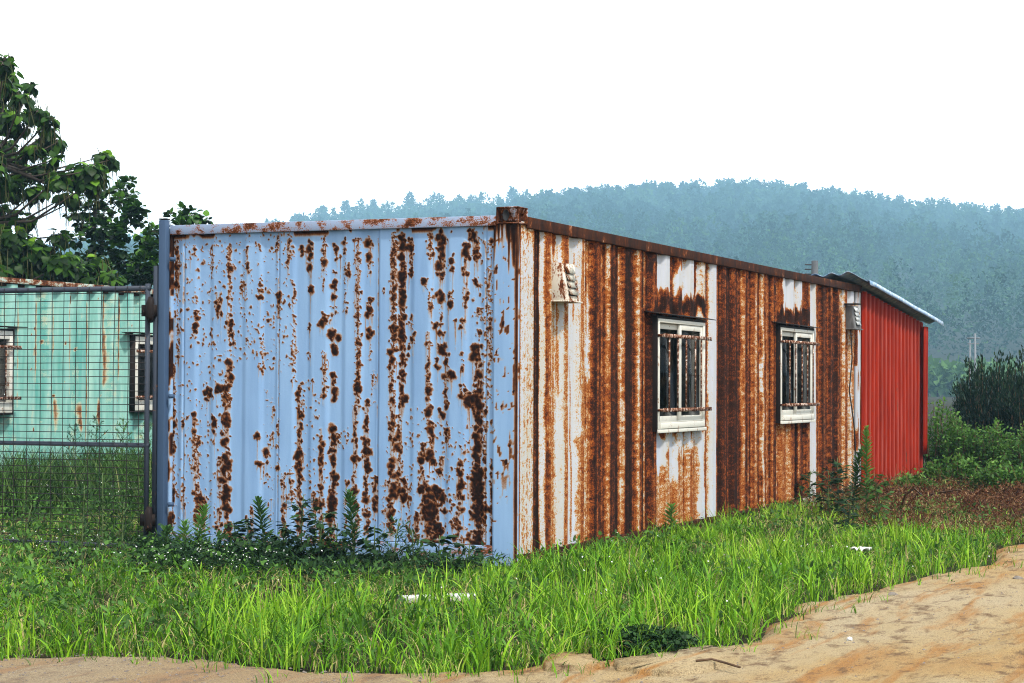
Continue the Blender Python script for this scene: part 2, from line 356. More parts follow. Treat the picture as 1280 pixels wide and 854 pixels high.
# dirt road: a bumpy sheet in front of and beside the grass
xs = np.concatenate([np.arange(-9, -4, .1), np.arange(-4, 6, .03), np.arange(6, 12, .1)]); ys = np.concatenate([np.arange(-13, -8, .1), np.arange(-8, 8, .03), np.arange(8, 22, .08)])
X, Y = np.meshgrid(xs, ys, indexing='ij'); P2 = np.stack([X.ravel(), Y.ravel()], 1)
wob = P2+np.stack([fbm(P2[:, 0]*3, P2[:, 1]*3, 1)-.5, fbm(P2[:, 0]*3, P2[:, 1]*3, 2)-.5], 1)*.35+np.stack([fbm(P2[:, 0]*14, P2[:, 1]*14, 3)-.5, fbm(P2[:, 0]*14, P2[:, 1]*14, 4)-.5], 1)*.22
ing = inpoly(wob, GPOLY).reshape(X.shape)
rx = X-.12*Y                                                       # ruts run along the wall
rut = -.018*np.exp(-((rx-4.15)/.16)**2)-.018*np.exp(-((rx-5.6)/.18)**2)+.012*np.exp(-((rx-4.5)/.15)**2)
Z = .032+rut+(fbm(X*1.2, Y*.6, 8)-.5)*.05+(fbm(X*9, Y*5, 4)-.5)*.022
grav = sstep(-(Y+4.6)+.5*(X-1.5)*-1, 0, 1.4)*.9+.15
mf = ing.astype(float)
for _ in range(4):
    for ax in (0, 1): mf = (np.roll(mf, 2, ax)+np.roll(mf, -2, ax)+mf)/3
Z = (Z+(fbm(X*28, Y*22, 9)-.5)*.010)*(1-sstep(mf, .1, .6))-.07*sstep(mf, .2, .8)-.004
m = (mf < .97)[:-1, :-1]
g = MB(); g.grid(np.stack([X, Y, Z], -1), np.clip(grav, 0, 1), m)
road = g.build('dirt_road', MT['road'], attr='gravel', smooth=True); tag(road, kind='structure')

# hill
RPX = [-900, -400, 0, 100, 300, 370, 420, 510, 600, 700, 760, 850, 930, 1000, 1060, 1120, 1180, 1230, 1280, 1500, 1900]
RPY = [420, 385, 335, 318, 293, 280, 268, 259, 254, 246, 241, 238, 236, 242, 252, 262, 270, 276, 281, 310, 360]
DR = 1800.
def ridge(az):
    px = 640+np.tan(az-YAW)*FPX; py = np.interp(px, RPX, RPY)
    return (483-py)/FPX*DR/np.cos(az-YAW)-16
def hillz(az, d):
    t = np.clip((d-420)/(DR-420), 0, 1.35)
    s = np.where(t < 1, np.clip(t, 0, 1)**1.08, 1-(t-1)*2.2)
    return ridge(az)*s+(fbm(az*14, d*.0042, 6)-.5)*24*np.clip(t*3, 0, 1)*(1-np.exp(-((t-1)/.1)**2)*.8)-.5*(1-np.clip(t*20, 0, 1))
az = np.linspace(YAW-.44, YAW+.44, 90); dd = np.linspace(420, 2000, 60)
A, D = np.meshgrid(az, dd, indexing='ij')
g = MB(); g.grid(np.stack([CAM[0]+np.sin(A)*D, CAM[1]+np.cos(A)*D, hillz(A, D)], -1)); 
tag(g.build('hill', MT['soil'], smooth=True), kind='structure')
# forest on the hill: reads as one mass
def crown_points(n, h, w, conic):
    """tuft centres of a pine crown h tall and w wide"""
    t = rng.random(n)**.8; z = h*(.18+.82*t); layer = .75+.25*np.cos(t*h*2.6)
    r = w*.5*np.where(conic, (1-t)**.7+.1, np.sqrt(np.clip(1-(t*1.7-.75)**2, .03, 1)))*layer*np.sqrt(rng.random(n)*.8+.2)
    a = rng.random(n)*2*math.pi+0; return np.stack([r*np.cos(a), r*np.sin(a), z], 1)
def pine_proto(n, conic):
    P = crown_points(n, 1., .72, conic); d = P.copy(); d[:, 2] = .25*(rng.random(n)-.2); d += rng.normal(size=(n, 3))*.12
    return P, d
fm = MB(); N = 10000
faz = YAW+(rng.random(N)*2-1)*.40; fd = np.sqrt(rng.random(N)*((DR+60)**2-455**2)+455**2)
fz = hillz(faz, fd); fx = CAM[0]+np.sin(faz)*fd; fy = CAM[1]+np.cos(faz)*fd
protos = [pine_proto(95, k % 2 == 0) for k in range(8)]; pick = rng.integers(0, 8, N)
hh = 12+rng.random(N)**2*13
tone = np.clip(fbm(fx*.0105, fy*.0105, 12)*1.5-.3+rng.normal(size=N)*.28, 0, 1)
for k in range(8):
    idx = np.where(pick == k)[0]; P, d = protos[k]; n = len(idx)
    sc = hh[idx]; rot = rng.random(n)*6.28; c, s_ = np.cos(rot), np.sin(rot)
    O = np.stack([P[None, :, 0]*c[:, None]-P[None, :, 1]*s_[:, None], P[None, :, 0]*s_[:, None]+P[None, :, 1]*c[:, None], np.repeat(P[None, :, 2], n, 0)], -1)*sc[:, None, None]
    O += np.stack([fx[idx], fy[idx], fz[idx]], -1)[:, None]
    Dd = np.stack([d[None, :, 0]*c[:, None]-d[None, :, 1]*s_[:, None], d[None, :, 0]*s_[:, None]+d[None, :, 1]*c[:, None], np.repeat(d[None, :, 2], n, 0)], -1)
    O = O.reshape(-1, 3); Dd = Dd.reshape(-1, 3)
    tt = np.clip(np.repeat(tone[idx], 95)+rng.normal(size=n*95)*.12, 0, 1)
    fm.scatter(TUFT[0], TUFT[1], O-Dd/np.linalg.norm(Dd, axis=1)[:, None]*1.3, Dd, rdir(n*95, 1.5), (1.9+rng.random(n*95)*2.2)*np.repeat(np.clip(fd[idx]/1400, .38, 1.05), 95), tt)
tag(fm.build('hillside_forest', MT['forest'], attr='tint'), 'dense hazy pine forest covering the whole hillside', 'forest', kind='stuff')
# pines that stand out along the ridge
def tree_pine(name, label, cat, group, base, h, mat, conic, n=420):
    r = thing(name, label, cat, base, group)
    t = MB(); t.tube([base, base+np.array([.1, 0, h*.5]), base+np.array([0, .1, h*.95])], [.25, .16, .05], 6); t.build('trunk', MT['bark'], r)
    P = crown_points(n, h, h*.62, conic); d = P.copy(); d[:, 2] = .3*(rng.random(n)-.1)*h*.3; d += rng.normal(size=(n, 3))*.1*h
    m = MB(); m.scatter(TUFT[0], TUFT[1], P+base, d, rdir(n, 1.5), 2.0+rng.random(n)*1.8, np.clip(.35+rng.normal(size=n)*.2, 0, 1)); m.build('crown', mat, r, 'tint')
    return r
rp = [375, 402, 431, 466, 512, 545, 590, 640, 678, 712, 740, 771, 805, 838, 866, 902, 935, 968, 1004, 1040, 1066, 1101, 1126, 1158, 1181, 1215, 1246, 1272]
for k, px in enumerate(rp):
    a = math.atan((px-640)/FPX)+YAW; d = DR-10+random.random()*26; z = float(hillz(np.array([a]), np.array([d]))[0])
    b0 = np.array([CAM[0]+math.sin(a)*d, CAM[1]+math.cos(a)*d, z])
    tree_pine('pine_tree', 'hazy blue green pine standing above the forest on the ridge line', 'pine tree', 'pines along the ridge', b0, 19+random.random()*9, MT['forest'], random.random() < .6)
# pale trees at the foot of the hill, right of the shed
for k, (px, py, D, w, lab) in enumerate([(1172, 452, 288, 10, 'pale misty green tree beside the right end of the red shed'), (1207, 458, 300, 10, 'pale misty green tree left of the distant utility pole'),
                           (1250, 452, 292, 12, 'pale misty green tree behind the dark bush at the far right')]):
    top = atdepth(px, py, D); r = thing('broadleaf_tree', lab, 'tree', (top[0], top[1], 0), 'pale trees at the foot of the hill')
    t = MB(); t.tube([(top[0], top[1], 0), (top[0], top[1], top[2]*.6)], [.15, .06], 6); t.build('trunk', MT['bark'], r)
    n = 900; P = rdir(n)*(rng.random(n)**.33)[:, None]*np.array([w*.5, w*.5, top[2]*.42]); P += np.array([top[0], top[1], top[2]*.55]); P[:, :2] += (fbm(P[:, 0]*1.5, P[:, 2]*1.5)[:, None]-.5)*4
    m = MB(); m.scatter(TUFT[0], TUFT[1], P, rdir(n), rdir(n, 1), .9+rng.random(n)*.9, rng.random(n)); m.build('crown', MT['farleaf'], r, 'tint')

# haze
g = MB(); g.box(-1950, 1130, -80, 2130, -5, 255)
b = NB('haze_air'); pv = b.n('ShaderNodeVolumePrincipled'); pv.inputs['Color'].default_value = (.40, .74, 1.0, 1); pv.inputs['Density'].default_value = .00068; pv.inputs['Anisotropy'].default_value = .1
b.l(pv.outputs[0], b.out.inputs['Volume'])
tag(g.build('haze', b.m), 'pale blue haze in front of the forested hill', 'haze', kind='stuff')

# ================================================================== THE BIG RUSTY CONTAINER
H = 2.6; L = 11.12; WX = 3.0
box = thing('shipping_container', 'large container office with blue end wall and heavily rusted white long wall', 'container', (0, 0, 0))
# --- end wall with traced rust
res = .0065
gx = np.arange(-2.96, -.19, res); gz = np.arange(.17, 2.53, res)
GX, GZ = np.meshgrid(gx, gz, indexing='ij')
DXn = (fbm(GX*34, GZ*34, 30)-.5); DZn = (fbm(GX*34, GZ*34, 31)-.5)
WXx = GX+DXn*.034; WZz = GZ+DZn*.040
CAN = np.zeros_like(GX)
def spot(x, z, r, s):
    R = r*2.1; i0 = max(int((x-R-.05-gx[0])/res), 0); i1 = min(int((x+R+.05-gx[0])/res)+1, len(gx)); j0 = max(int((z-R-.06-gz[0])/res), 0); j1 = min(int((z+R+.06-gz[0])/res)+1, len(gz))
    if i1 <= i0 or j1 <= j0: return
    sl = (slice(i0, i1), slice(j0, j1)); d = np.hypot(WXx[sl]-x, (WZz[sl]-z)*.9)/r
    CAN[sl] = np.maximum(CAN[sl], np.clip(s*(1.12-d*.58), 0, s*1.05))
def drip(x, z, ln, w, s):
    i0 = max(int((x-.02-gx[0])/res), 0); i1 = min(int((x+.02-gx[0])/res)+2, len(gx)); j0 = max(int((z-ln-gz[0])/res), 0); j1 = min(int((z-gz[0])/res)+1, len(gz))
    if i1 <= i0 or j1 <= j0: return
    sl = (slice(i0, i1), slice(j0, j1)); d = np.abs(GX[sl]-x-.004*np.sin(GZ[sl]*9))/w; tz = (z-GZ[sl])/ln
    CAN[sl] = np.maximum(CAN[sl], np.clip(s*(1-d*.6)*(1-tz*.55), 0, 1))
R_ = np.random.default_rng(11)
COLS = [  # px x, y0, y1, half width px, density, typical spot px
    (219, 300, 362, 3, .9, 2.2), (220, 362, 455, 2.5, .35, 1.5), (214, 455, 520, 3, .8, 2), (213, 480, 677, 3, .85, 2.4), (240, 306, 318, 3, .8, 3.2), (243, 388, 418, 2, 1.3, 2.4), (262, 306, 350, 3, .35, 1.2), (262, 355, 365, 3, .6, 2.5),
    (262, 410, 425, 3, .9, 3), (272, 365, 398, 4, .9, 3), (285, 304, 350, 3, .9, 1.8), (285, 350, 392, 2.5, .5, 2), (286, 392, 430, 3, 1.5, 3.6), (284, 448, 510, 3, .9, 2.4), (281, 480, 680, 3.5, 1.2, 3.2), (281, 580, 628, 4, 1.6, 4), (272, 635, 670, 4, 1.0, 3.4),
    (274, 570, 625, 4, .8, 2.5), (268, 522, 545, 3, 1.5, 4), (259, 484, 502, 6, 1.6, 4.5), (271, 483, 492, 3, 1, 3), (227, 525, 535, 2, .8, 2.5), (228, 608, 640, 3, .6, 2.2), (241, 515, 600, 2, .6, 2), (244, 545, 660, 3, .65, 2.2), (251, 618, 660, 6, .9, 3.2),
    (307, 310, 337, 3, 1.0, 3), (303, 348, 370, 4, .7, 2.6), (307, 415, 430, 2, .6, 2), (321, 302, 310, 3, .8, 2), (324, 354, 375, 3, .9, 2.8), (326, 413, 470, 3, .4, 1.6), (321, 543, 552, 3, 1.2, 3.2), (322, 575, 582, 3, 1.5, 3.6), (332, 563, 580, 4, .9, 2.8), (313, 630, 665, 2, .5, 1.8), (306, 645, 655, 3, .8, 2.6),
    (345, 292, 316, 2, .8, 1.8), (347, 365, 400, 2.5, 1.0, 2.6), (346, 520, 600, 2, .25, 1.4), (359, 298, 335, 2, .9, 1.5), (361, 380, 385, 2, 1, 3), (366, 350, 480, 2, .35, 1.4), (366, 400, 470, 3, .3, 1.4), (353, 592, 690, 3, .7, 2.2), (362, 580, 640, 4, .35, 2), (372, 480, 690, 3.2, 1.1, 3.0), (372, 565, 610, 4, 1.2, 3.6),
    (375, 306, 320, 3, 1.2, 3.8), (386, 300, 338, 3.5, 1.2, 4), (386, 356, 366, 3, 1.3, 4), (385, 404, 414, 3, 1.2, 3.5), (384, 440, 450, 3, .5, 1.5), (403, 295, 365, 3, .55, 1.4), (406, 388, 408, 5, .9, 2.4), (404, 440, 500, 3, .6, 1.8), (418, 306, 326, 4, 1.5, 4.2), (416, 338, 342, 3, 1, 3), (416, 352, 374, 3.5, 1.4, 4.2), (416, 382, 396, 3, .8, 2.5),
    (415, 414, 440, 4, 1.3, 4.2), (415, 465, 500, 3.5, 1.3, 4), (430, 298, 395, 3, .45, 2.2), (435, 328, 345, 3, .8, 2.8), (446, 296, 510, 3.2, .8, 1.7), (400, 535, 700, 3.5, .7, 2.8), (414, 535, 610, 4, 1.4, 4), (413, 610, 700, 4.5, 1.1, 3.6), (392, 615, 640, 3, .7, 2.2), (431, 600, 660, 3, .5, 2.2), (424, 535, 560, 4, .5, 2), (443, 510, 700, 3.2, .8, 2.6),
    (445, 472, 486, 4, 1.6, 5), (448, 480, 492, 4, 1.2, 4), (447, 570, 578, 5, 1.5, 4.4), (432, 535, 555, 2.5, .6, 2), (460, 294, 345, 3, .8, 2.2), (460, 372, 398, 4.5, 1.5, 4.2), (460, 410, 422, 4, 1.3, 3.8), (461, 430, 455, 2, .5, 2), (456, 500, 670, 3.6, 1.05, 3.2), (456, 550, 566, 4, 1.3, 4), (467, 594, 650, 3, 1.1, 3),
    (464, 462, 510, 3, .35, 1.5), (479, 358, 368, 1.5, 1, 2), (491, 290, 440, 4, .95, 1.8), (488, 440, 510, 4, 1.0, 2.8), (501, 294, 372, 4.5, 1.7, 3.8), (501, 372, 510, 4.5, 1.15, 3.2), (512, 298, 346, 3.5, 1.2, 2.8), (513, 390, 430, 3, .4, 2), (517, 416, 430, 3, .8, 2.8), (489, 498, 670, 4, 1.05, 3.4), (497, 520, 620, 3, .6, 2.2), (503, 600, 630, 4, .9, 3),
    (531, 348, 362, 3, 1.3, 3), (537, 290, 325, 4, .7, 1.6), (537, 360, 390, 3, .5, 1.6), (549, 290, 350, 4, 1.2, 3.2), (554, 296, 300, 4, 1, 3), (549, 364, 374, 5, 1.5, 4.5), (553, 325, 335, 3, .8, 2.5), (563, 288, 290, 2, 1, 3), (564, 318, 340, 3.5, 1.2, 3.2), (563, 360, 382, 3, .9, 3), (542, 402, 410, 4, 1.2, 4), (568, 397, 402, 3, .9, 3),
    (534, 415, 510, 3, .8, 2.8), (544, 448, 460, 4, 1.4, 4.6), (552, 415, 440, 5, 1.3, 4.2), (549, 375, 415, 3, .4, 2), (562, 462, 474, 5, 1.6, 4.8), (556, 440, 510, 4, .7, 2.8), (581, 302, 345, 3.5, 1.1, 3), (581, 356, 385, 3.5, .9, 3), (577, 400, 410, 3, .9, 3), (577, 440, 465, 3, .5, 2.2), (587, 284, 302, 4, 1.4, 3.2), (594, 296, 330, 5, 1.0, 3.2), (596, 350, 362, 5, 1.2, 4), (596, 385, 400, 6, .9, 3),
    (597, 415, 425, 4, 1.1, 4), (590, 432, 448, 4, 1.2, 4), (596, 432, 500, 5, 1.05, 3.4), (578, 480, 505, 5, .9, 3.2), (590, 488, 510, 8, 1.2, 3.6), (610, 300, 500, 4, .32, 1.6), (612, 388, 450, 3, .4, 2), (629, 280, 300, 8, 1.2, 3), (626, 530, 600, 5, .05, 1.5), 
    (534, 508, 520, 4, 1, 3.6), (537, 525, 575, 4, .9, 3), (550, 510, 520, 5, 1.2, 4), (556, 535, 555, 4, 1.1, 3.4), (527, 555, 600, 3.5, 1.0, 3.4), (537, 572, 582, 6, 1.5, 4.6), (549, 570, 600, 4, .8, 3), (540, 610, 690, 10, 1.7, 4.4), (530, 604, 650, 5, 1.6, 4.6), (552, 616, 640, 4, 1.6, 4.6), (545, 655, 672, 10, 1.8, 5), (575, 555, 562, 3, 1.3, 4.4), (574, 578, 640, 3.5, 1.1, 3.6), (571, 640, 700, 4, .7, 2.6),
    (596, 500, 600, 6, 1.9, 4.2), (595, 590, 650, 8, 2.2, 4.6), (597, 650, 706, 6, 1.7, 4), (587, 664, 700, 7, 1.3, 3.6), (563, 625, 660, 3, .5, 2), (605, 510, 690, 1.6, .5, 1.6), (614, 575, 680, 2, 1.1, 2.0), (633, 515, 630, 6, .25, 1.6), (632, 558, 575, 5, .8, 2.4), (520, 640, 690, 4, .7, 2.4), (510, 590, 690, 5, .3, 2), (480, 600, 690, 6, .15, 1.6), (391, 470, 480, 2, .3, 2), (335, 480, 700, 9, .08, 1.5),
]
for (px, y0, y1, hw, de, sp) in COLS:
    n = max(1, int(de*(y1-y0)*(hw+1)/(sp*sp)*1.9+R_.random()))
    for _ in range(n):
        x = px+R_.normal()*hw*.55; y = y0+(y1-y0)*R_.random(); r = sp*math.exp(R_.normal()*.55)*.33; r = min(r, 3.8)
        p = ey(x, y); st = min(.55+.06*r+.1*R_.random()+.08*min(de, 2), .95); spot(p[0], p[2], r*.0068, st)
        if R_.random() < .6 and r > .9: drip(p[0]+R_.normal()*.004*r*.5, p[2], .04+R_.random()**2*.35*min(r/3, 1.3), .004+R_.random()*.003, .40+.14*R_.random())
    if de > .55 and y1-y0 > 25:
        for _ in range(int(hw)):
            p = ey(px+R_.normal()*hw*.4, y0); drip(p[0], p[2], (y1-y0)*.0066, .010, .29)
            p = ey(px+R_.normal()*hw*.6, y0+(y1-y0)*.3*R_.random()); drip(p[0], p[2], (y1-y0)*.0062*(.5+.5*R_.random()), .005, .47)
for _ in range(3200):                                                # fine specks
    x = 215+R_.random()*405; y = 290+R_.random()*405; p = ey(x, y)
    if vn(p[0]*3.2, p[2]*.5, 4) > .35: spot(p[0], p[2], (.5+R_.random()*1.0)*.0068, .62)
for px in (228, 346.5, 471, 606):                                    # sheet joints bleed a little
    for _ in range(26):
        p = ey(px+R_.normal()*.5, 290+R_.random()*400); drip(p[0], p[2], .05+.2*R_.random(), .004, .45)
CAN = np.clip(CAN+(fbm(GX*60, GZ*50, 44)-.5)*.22*(CAN > .12), 0, 1)
top = sstep(GZ, 2.46, 2.53)*sstep(fbm(GX*7, GZ*3, 50), .5, .6); CAN = np.maximum(CAN, top*.75)
# pressed profile: shallow flutes; joints are real grooves
ph = (GX+.04) % .29/.29; prof = .014*(sstep(ph, .08, .26)-sstep(ph, .62, .80))
groove = np.zeros_like(GX)
for px in (228, 346.5, 471, 606, 619):
    xx = ey(px)[0]; groove += np.exp(-((GX-xx)/.006)**2)*.012
YW = .030-prof+groove+(fbm(GX*1.6, GZ*1.2, 60)-.5)*.012-CAN*.003
m = MB(); m.grid(np.stack([GX, YW, GZ], -1), CAN); m.f4[0] = m.f4[0][:, ::-1]
m.build('end_wall', MT['end'], box, 'rust', True)
# --- long wall
ry = .012
gy = np.arange(.34, 10.93, ry); gz2 = np.arange(.10, 2.525, ry)
GY, GZ = np.meshgrid(gy, gz2, indexing='ij')
d = np.stack([np.zeros_like(GY), GY, GZ], -1)-CAM; zz = d@Fv; PX = 640+FPX*(d@R2)/zz; PY = 427-FPX*(d@U2)/zz
PXw = PX+(fbm(GY*6, GZ*3, 70)-.5)*3.0
prof_x = [650, 663, 664.5, 668, 670, 673, 675, 679, 680.5, 682.5, 684, 690, 691.5, 700, 701.5, 705, 707, 711, 712.5, 722, 724, 730, 732, 736, 738, 741, 746, 754, 757, 760, 762.5, 764, 772, 778, 780.5, 783, 790, 797, 799, 803, 808, 809.5, 812, 814, 818, 820, 826, 840, 845, 860, 875, 883, 886, 889, 890.5, 892, 896.5, 898.5, 901, 912, 929, 930.5, 932, 945, 946.5, 948, 954, 955.5, 957, 972, 976, 985, 995, 1010, 1014, 1017, 1018.5, 1020.5, 1022, 1030, 1050, 1054, 1058, 1062, 1066, 1070, 1077]
prof_r = [.15, .17, .30, .36, .42, .55, .72, .66, .12, .08, .44, .40, .16, .20, .05, .10, .36, .30, .12, .06, .14, .36, .14, .20, .50, .60, .64, .78, .60, .58, .38, .60, .72, .58, .32, .62, .70, .56, .38, .68, .56, .40, .62, .76, .74, .60, .55, .52, .50, .52, .50, .22, .50, .48, .10, .06, .04, .42, .56, .60, .52, .30, .52, .62, .34, .56, .58, .22, .52, .60, .62, .60, .62, .60, .34, .20, .04, .08, .52, .60, .58, .42, .40, .55, .42, .20, .14]
RU = np.interp(PXw, prof_x, prof_r)
streak = fbm(GY*22, GZ*.16, 80, 5)-.5; streak2 = fbm(GY*6, GZ*.9, 81, 4)-.5; spk = fbm(GY*20, GZ*48, 82, 3)-.5
streak3 = vn(GY*38, GZ*.35, 84)-.5
RU = RU*.92+.10+(.62*streak+.22*streak3)*sstep(RU, -.05, .4)+.22*streak2*sstep(RU, .1, .5)+.26*spk*sstep(RU, .08, .4)+.16*spk
def patch(x0, x1, y0, y1, val, fx=2., fy=10., k=1.):
    """blend the rust towards val inside a wall area"""
    global RU
    q = PX+(fbm(GY*10, GZ*7, 90)-.5)*5; w = PY+(fbm(GY*14, GZ*4, 91)-.5)*34
    mk = sstep(q, x0-fx/2, x0+fx/2)*(1-sstep(q, x1-fx/2, x1+fx/2))*sstep(w, y0-fy/2, y0+fy/2)*(1-sstep(w, y1-fy/2, y1+fy/2))*k
    RU = RU*(1-mk)+(val+.30*streak+.35*spk)*mk
patch(683, 700, 270, 309, .50); patch(704, 712, 280, 330, .50)
patch(691, 700, 560, 700, .38, k=.7); patch(724, 731, 540, 700, .50, k=.8); patch(683, 690, 560, 690, .62, k=.7); patch(732, 738, 560, 690, .34, k=.8)
patch(732, 742, 370, 470, .24, 3, 30, .8)
patch(750, 756, 400, 660, .84, 2, 40, .8); patch(766, 775, 330, 430, .82, 2, 30, .7); patch(771, 776, 430, 640, .74, 2, 30, .6); patch(784, 789, 400, 640, .78, 2, 30, .7)
patch(814, 888, 300, 400, .60, 2, 6); patch(827, 841, 318, 362, .06, 2, 8); patch(846, 872, 336, 362, .10, 3, 14); patch(858, 873, 325, 372, .12, 3, 12); patch(876, 884, 325, 420, .20, 2, 10)
patch(818, 884, 374, 392, .84, 2, 10); patch(814, 824, 305, 335, .80, 2, 10)
patch(822, 884, 538, 565, .22, 2, 16); patch(822, 884, 568, 680, .40, 2, 30, .9); patch(826, 833, 540, 585, .06, 1.5, 10); patch(841, 848, 540, 600, .12, 1.5, 12); patch(877, 882, 540, 680, .08, 1.5, 6); patch(814, 823, 585, 680, .62, 1.5, 20); patch(850, 876, 600, 680, .48, 2, 20, .7)
patch(976, 1010, 330, 392, .50, 2, 6); patch(980, 993, 338, 384, .05, 2, 8); patch(997, 1004, 352, 384, .14, 2, 10); patch(976, 1014, 388, 408, .82, 2, 8); patch(976, 990, 530, 640, .40, 2, 20, .8)
patch(1050, 1058, 345, 390, .30, 2, 20); patch(1063, 1076, 350, 380, .05, 2, 8); patch(1068, 1077, 410, 620, .12, 2, 20, .7)
patch(902, 912, 400, 640, .80, 2, 60, .6); patch(917, 924, 470, 640, .78, 2, 60, .6); patch(934, 940, 430, 640, .76, 2, 60, .6)
RU = np.maximum(RU, sstep(fbm(GY*30, GZ*1.2, 95), .56, .66)*.42*sstep(PX, 664, 690)*(1-sstep(PX, 738, 742)))
RU = np.clip(RU, 0, 1)
# trapezoid ribs
ph = ((GY-.57+.10) % .36)/.36                                   # face turned to the viewer sits at ph ~ .28
prof = sstep(ph, .18, .36)-sstep(ph, .66, .84)
XW = -.042+.034*prof+(fbm(GY*1.2, GZ*1.1, 99)-.5)*.008
for px in (813,):
    XW -= np.exp(-((GY-ly(px)[1])/.008)**2)*.02
w1 = (3.12, 4.54, .945, 1.965); w2 = (7.20, 8.66, .960, 2.0)
cy_, cz_ = (GY[:-1, :-1]+ry/2), (GZ[:-1, :-1]+ry/2)
mask = np.ones_like(cy_, bool)
for (a, b_, c_, d_) in (w1, w2): mask &= ~((cy_ > a+.02) & (cy_ < b_-.02) & (cz_ > c_+.02) & (cz_ < d_-.02))
m = MB(); m.grid(np.stack([XW, GY, GZ], -1), RU, mask)
m.build('side_wall', MT['side'], box, 'rust', True)
# --- frame
m = MB(); m.box(-.195, 0, 0, .06, .02, 2.55); m.v[-1] = m.v[-1]
def rustpost(name, x0, x1, y0, y1, z0, z1, mat, fn, res=.012):
    """box whose faces are subdivided so they can carry a rust attribute"""
    m = MB(); nz = int((z1-z0)/res)
    zs = np.linspace(z0, z1, nz)
    cor = []
    for (a, b_) in (((x0, y1), (x0, y0)), ((x0, y0), (x1, y0)), ((x1, y0), (x1, y1)), ((x1, y1), (x0, y1))):
        n = max(2, int(math.hypot(b_[0]-a[0], b_[1]-a[1])/res)); t = np.linspace(0, 1, n)[:-1]
        cor += [(a[0]+(b_[0]-a[0])*q, a[1]+(b_[1]-a[1])*q) for q in t]
    cor.append(cor[0]); C_ = np.array(cor)
    P = np.concatenate([np.repeat(C_[:, None], nz, 1), np.repeat(zs[None, :, None], len(C_), 0)], -1)
    m.grid(P, np.clip(fn(P[..., 0], P[..., 1], P[..., 2]), 0, 1)); return m.build(name, mat, box, 'rust')
def postrust(x, y, z):
    e = np.exp(-((np.hypot(x-0, y-0))/.022)**2)*(.75+.5*(fbm(z*7, x*0, 5)-.5))
    s = sstep(fbm(x*45, z*9, 6), .60, .70)*.6*sstep(z, .2, .9)+sstep(vn(x*50, z*45, 9), .86, .93)*.6
    t = sstep(z+(fbm(x*60+y*60, z*2, 8)-.5)*.7, 2.25, 2.6)*(.4+.8*fbm(x*50+y*50, z*9, 8))
    return np.maximum(np.maximum(e, s*.9), t)
rustpost('corner_post', -.19, 0, 0, .05, .02, 2.56, MT['end'], postrust)
def postrust2(x, y, z):
    e = np.exp(-((y-.05)/.03)**2)*.75; yl = np.exp(-((y-.335)/.02)**2)*.4
    s = .17+.35*(fbm(y*30, z*.5, 12)-.4)+.5*(fbm(y*50, z*40, 13)-.5)+.12*fbm(y*6, z*2, 18)
    return np.maximum(np.maximum(e, s), yl)+sstep(z, 2.35, 2.5)*.12
rustpost('corner_post', -.05, -.003, .052, .335, .02, 2.56, MT['side'], postrust2)
rustpost('corner_post', -3.0, -2.955, .0, .05, .02, 2.56, MT['end'], lambda x, y, z: .15+sstep(fbm(x*30, z*6, 14), .5, .62)*.55)
rustpost('corner_post', -.05, -.003, 10.94, 11.12, .02, 2.56, MT['side'], lambda x, y, z: .12+.5*sstep(fbm(y*25, z*3, 15), .5, .65))
m = MB(); m.box(-2.97, -.165, -.012, .05, 2.525, 2.60); m.build('top_rail', MT['rail'], box, bevel=.004)
m = MB(); m.box(-.055, .014, .165, 11.12, 2.515, 2.60); m.build('top_rail', MT['railr'], box, bevel=.004)
m = MB(); m.box(-2.985, -.19, -.003, .05, .03, .165); m.build('bottom_rail', MT['bluelow'], box, bevel=.005)
m = MB(); m.box(-.06, .004, .05, 11.12, .02, .10); m.build('bottom_rail', MT['railr'], box, bevel=.004)
m = MB(); m.box(-3.0, -.056, .05, 11.10, 2.50, 2.56); m.build('roof', MT['railr'], box)
m = MB(); m.box(-3.0, -.05, 11.08, 11.12, .02, 2.50); m.box(-3.0, -2.96, .05, 11.08, .02, 2.50); m.box(-2.96, -.06, .06, 11.08, .02, .06); m.build('back_wall', MT['dark'], box)
# corner casting with its holes
def casting(x0, x1, y0, y1, z0, z1):
    bm = bmesh.new(); bmesh.ops.create_cube(bm, size=1)
    for v in bm.verts: v.co = ((x0+x1)/2+v.co.x*(x1-x0), (y0+y1)/2+v.co.y*(y1-y0), (z0+z1)/2+v.co.z*(z1-z0))
    bmesh.ops.bevel(bm, geom=bm.edges[:], offset=.006, segments=2, affect='EDGES', profile=.5)
    bm.faces.ensure_lookup_table()
    for nrm in (Vector((0, -1, 0)), Vector((1, 0, 0)), Vector((0, 0, 1))):
        f = max((f for f in bm.faces if f.normal.dot(nrm) > .99), key=lambda f: f.calc_area())
        r = bmesh.ops.inset_individual(bm, faces=[f], thickness=.026)
        bmesh.ops.translate(bm, verts=f.verts[:], vec=-nrm*.045)
    me = bpy.data.meshes.new('corner_casting'); bm.to_mesh(me); bm.free(); me.materials.append(MT['cast'])
    o = bpy.data.objects.new('corner_casting', me); COL.objects.link(o); o.parent = box; return o
casting(-.165, .018, -.018, .165, 2.535, 2.662)
m = MB()                                                            # hand hole in the end face, a dark slot
th = np.linspace(0, 2*math.pi, 17)[:-1]
for (k, r) in ((0, 1),):
    P = np.stack([-.085+.026*np.cos(th), np.full(16, -.0195), 2.60+.042*np.sin(th)], 1); P2_ = P.copy(); P2_[:, 1] = -.016
    m.poly(np.concatenate([P, P2_]), [list(range(16))]+[(i, (i+1) % 16, 16+(i+1) % 16, 16+i) for i in range(16)])
m.build('hand_hole', MT['black'], box)
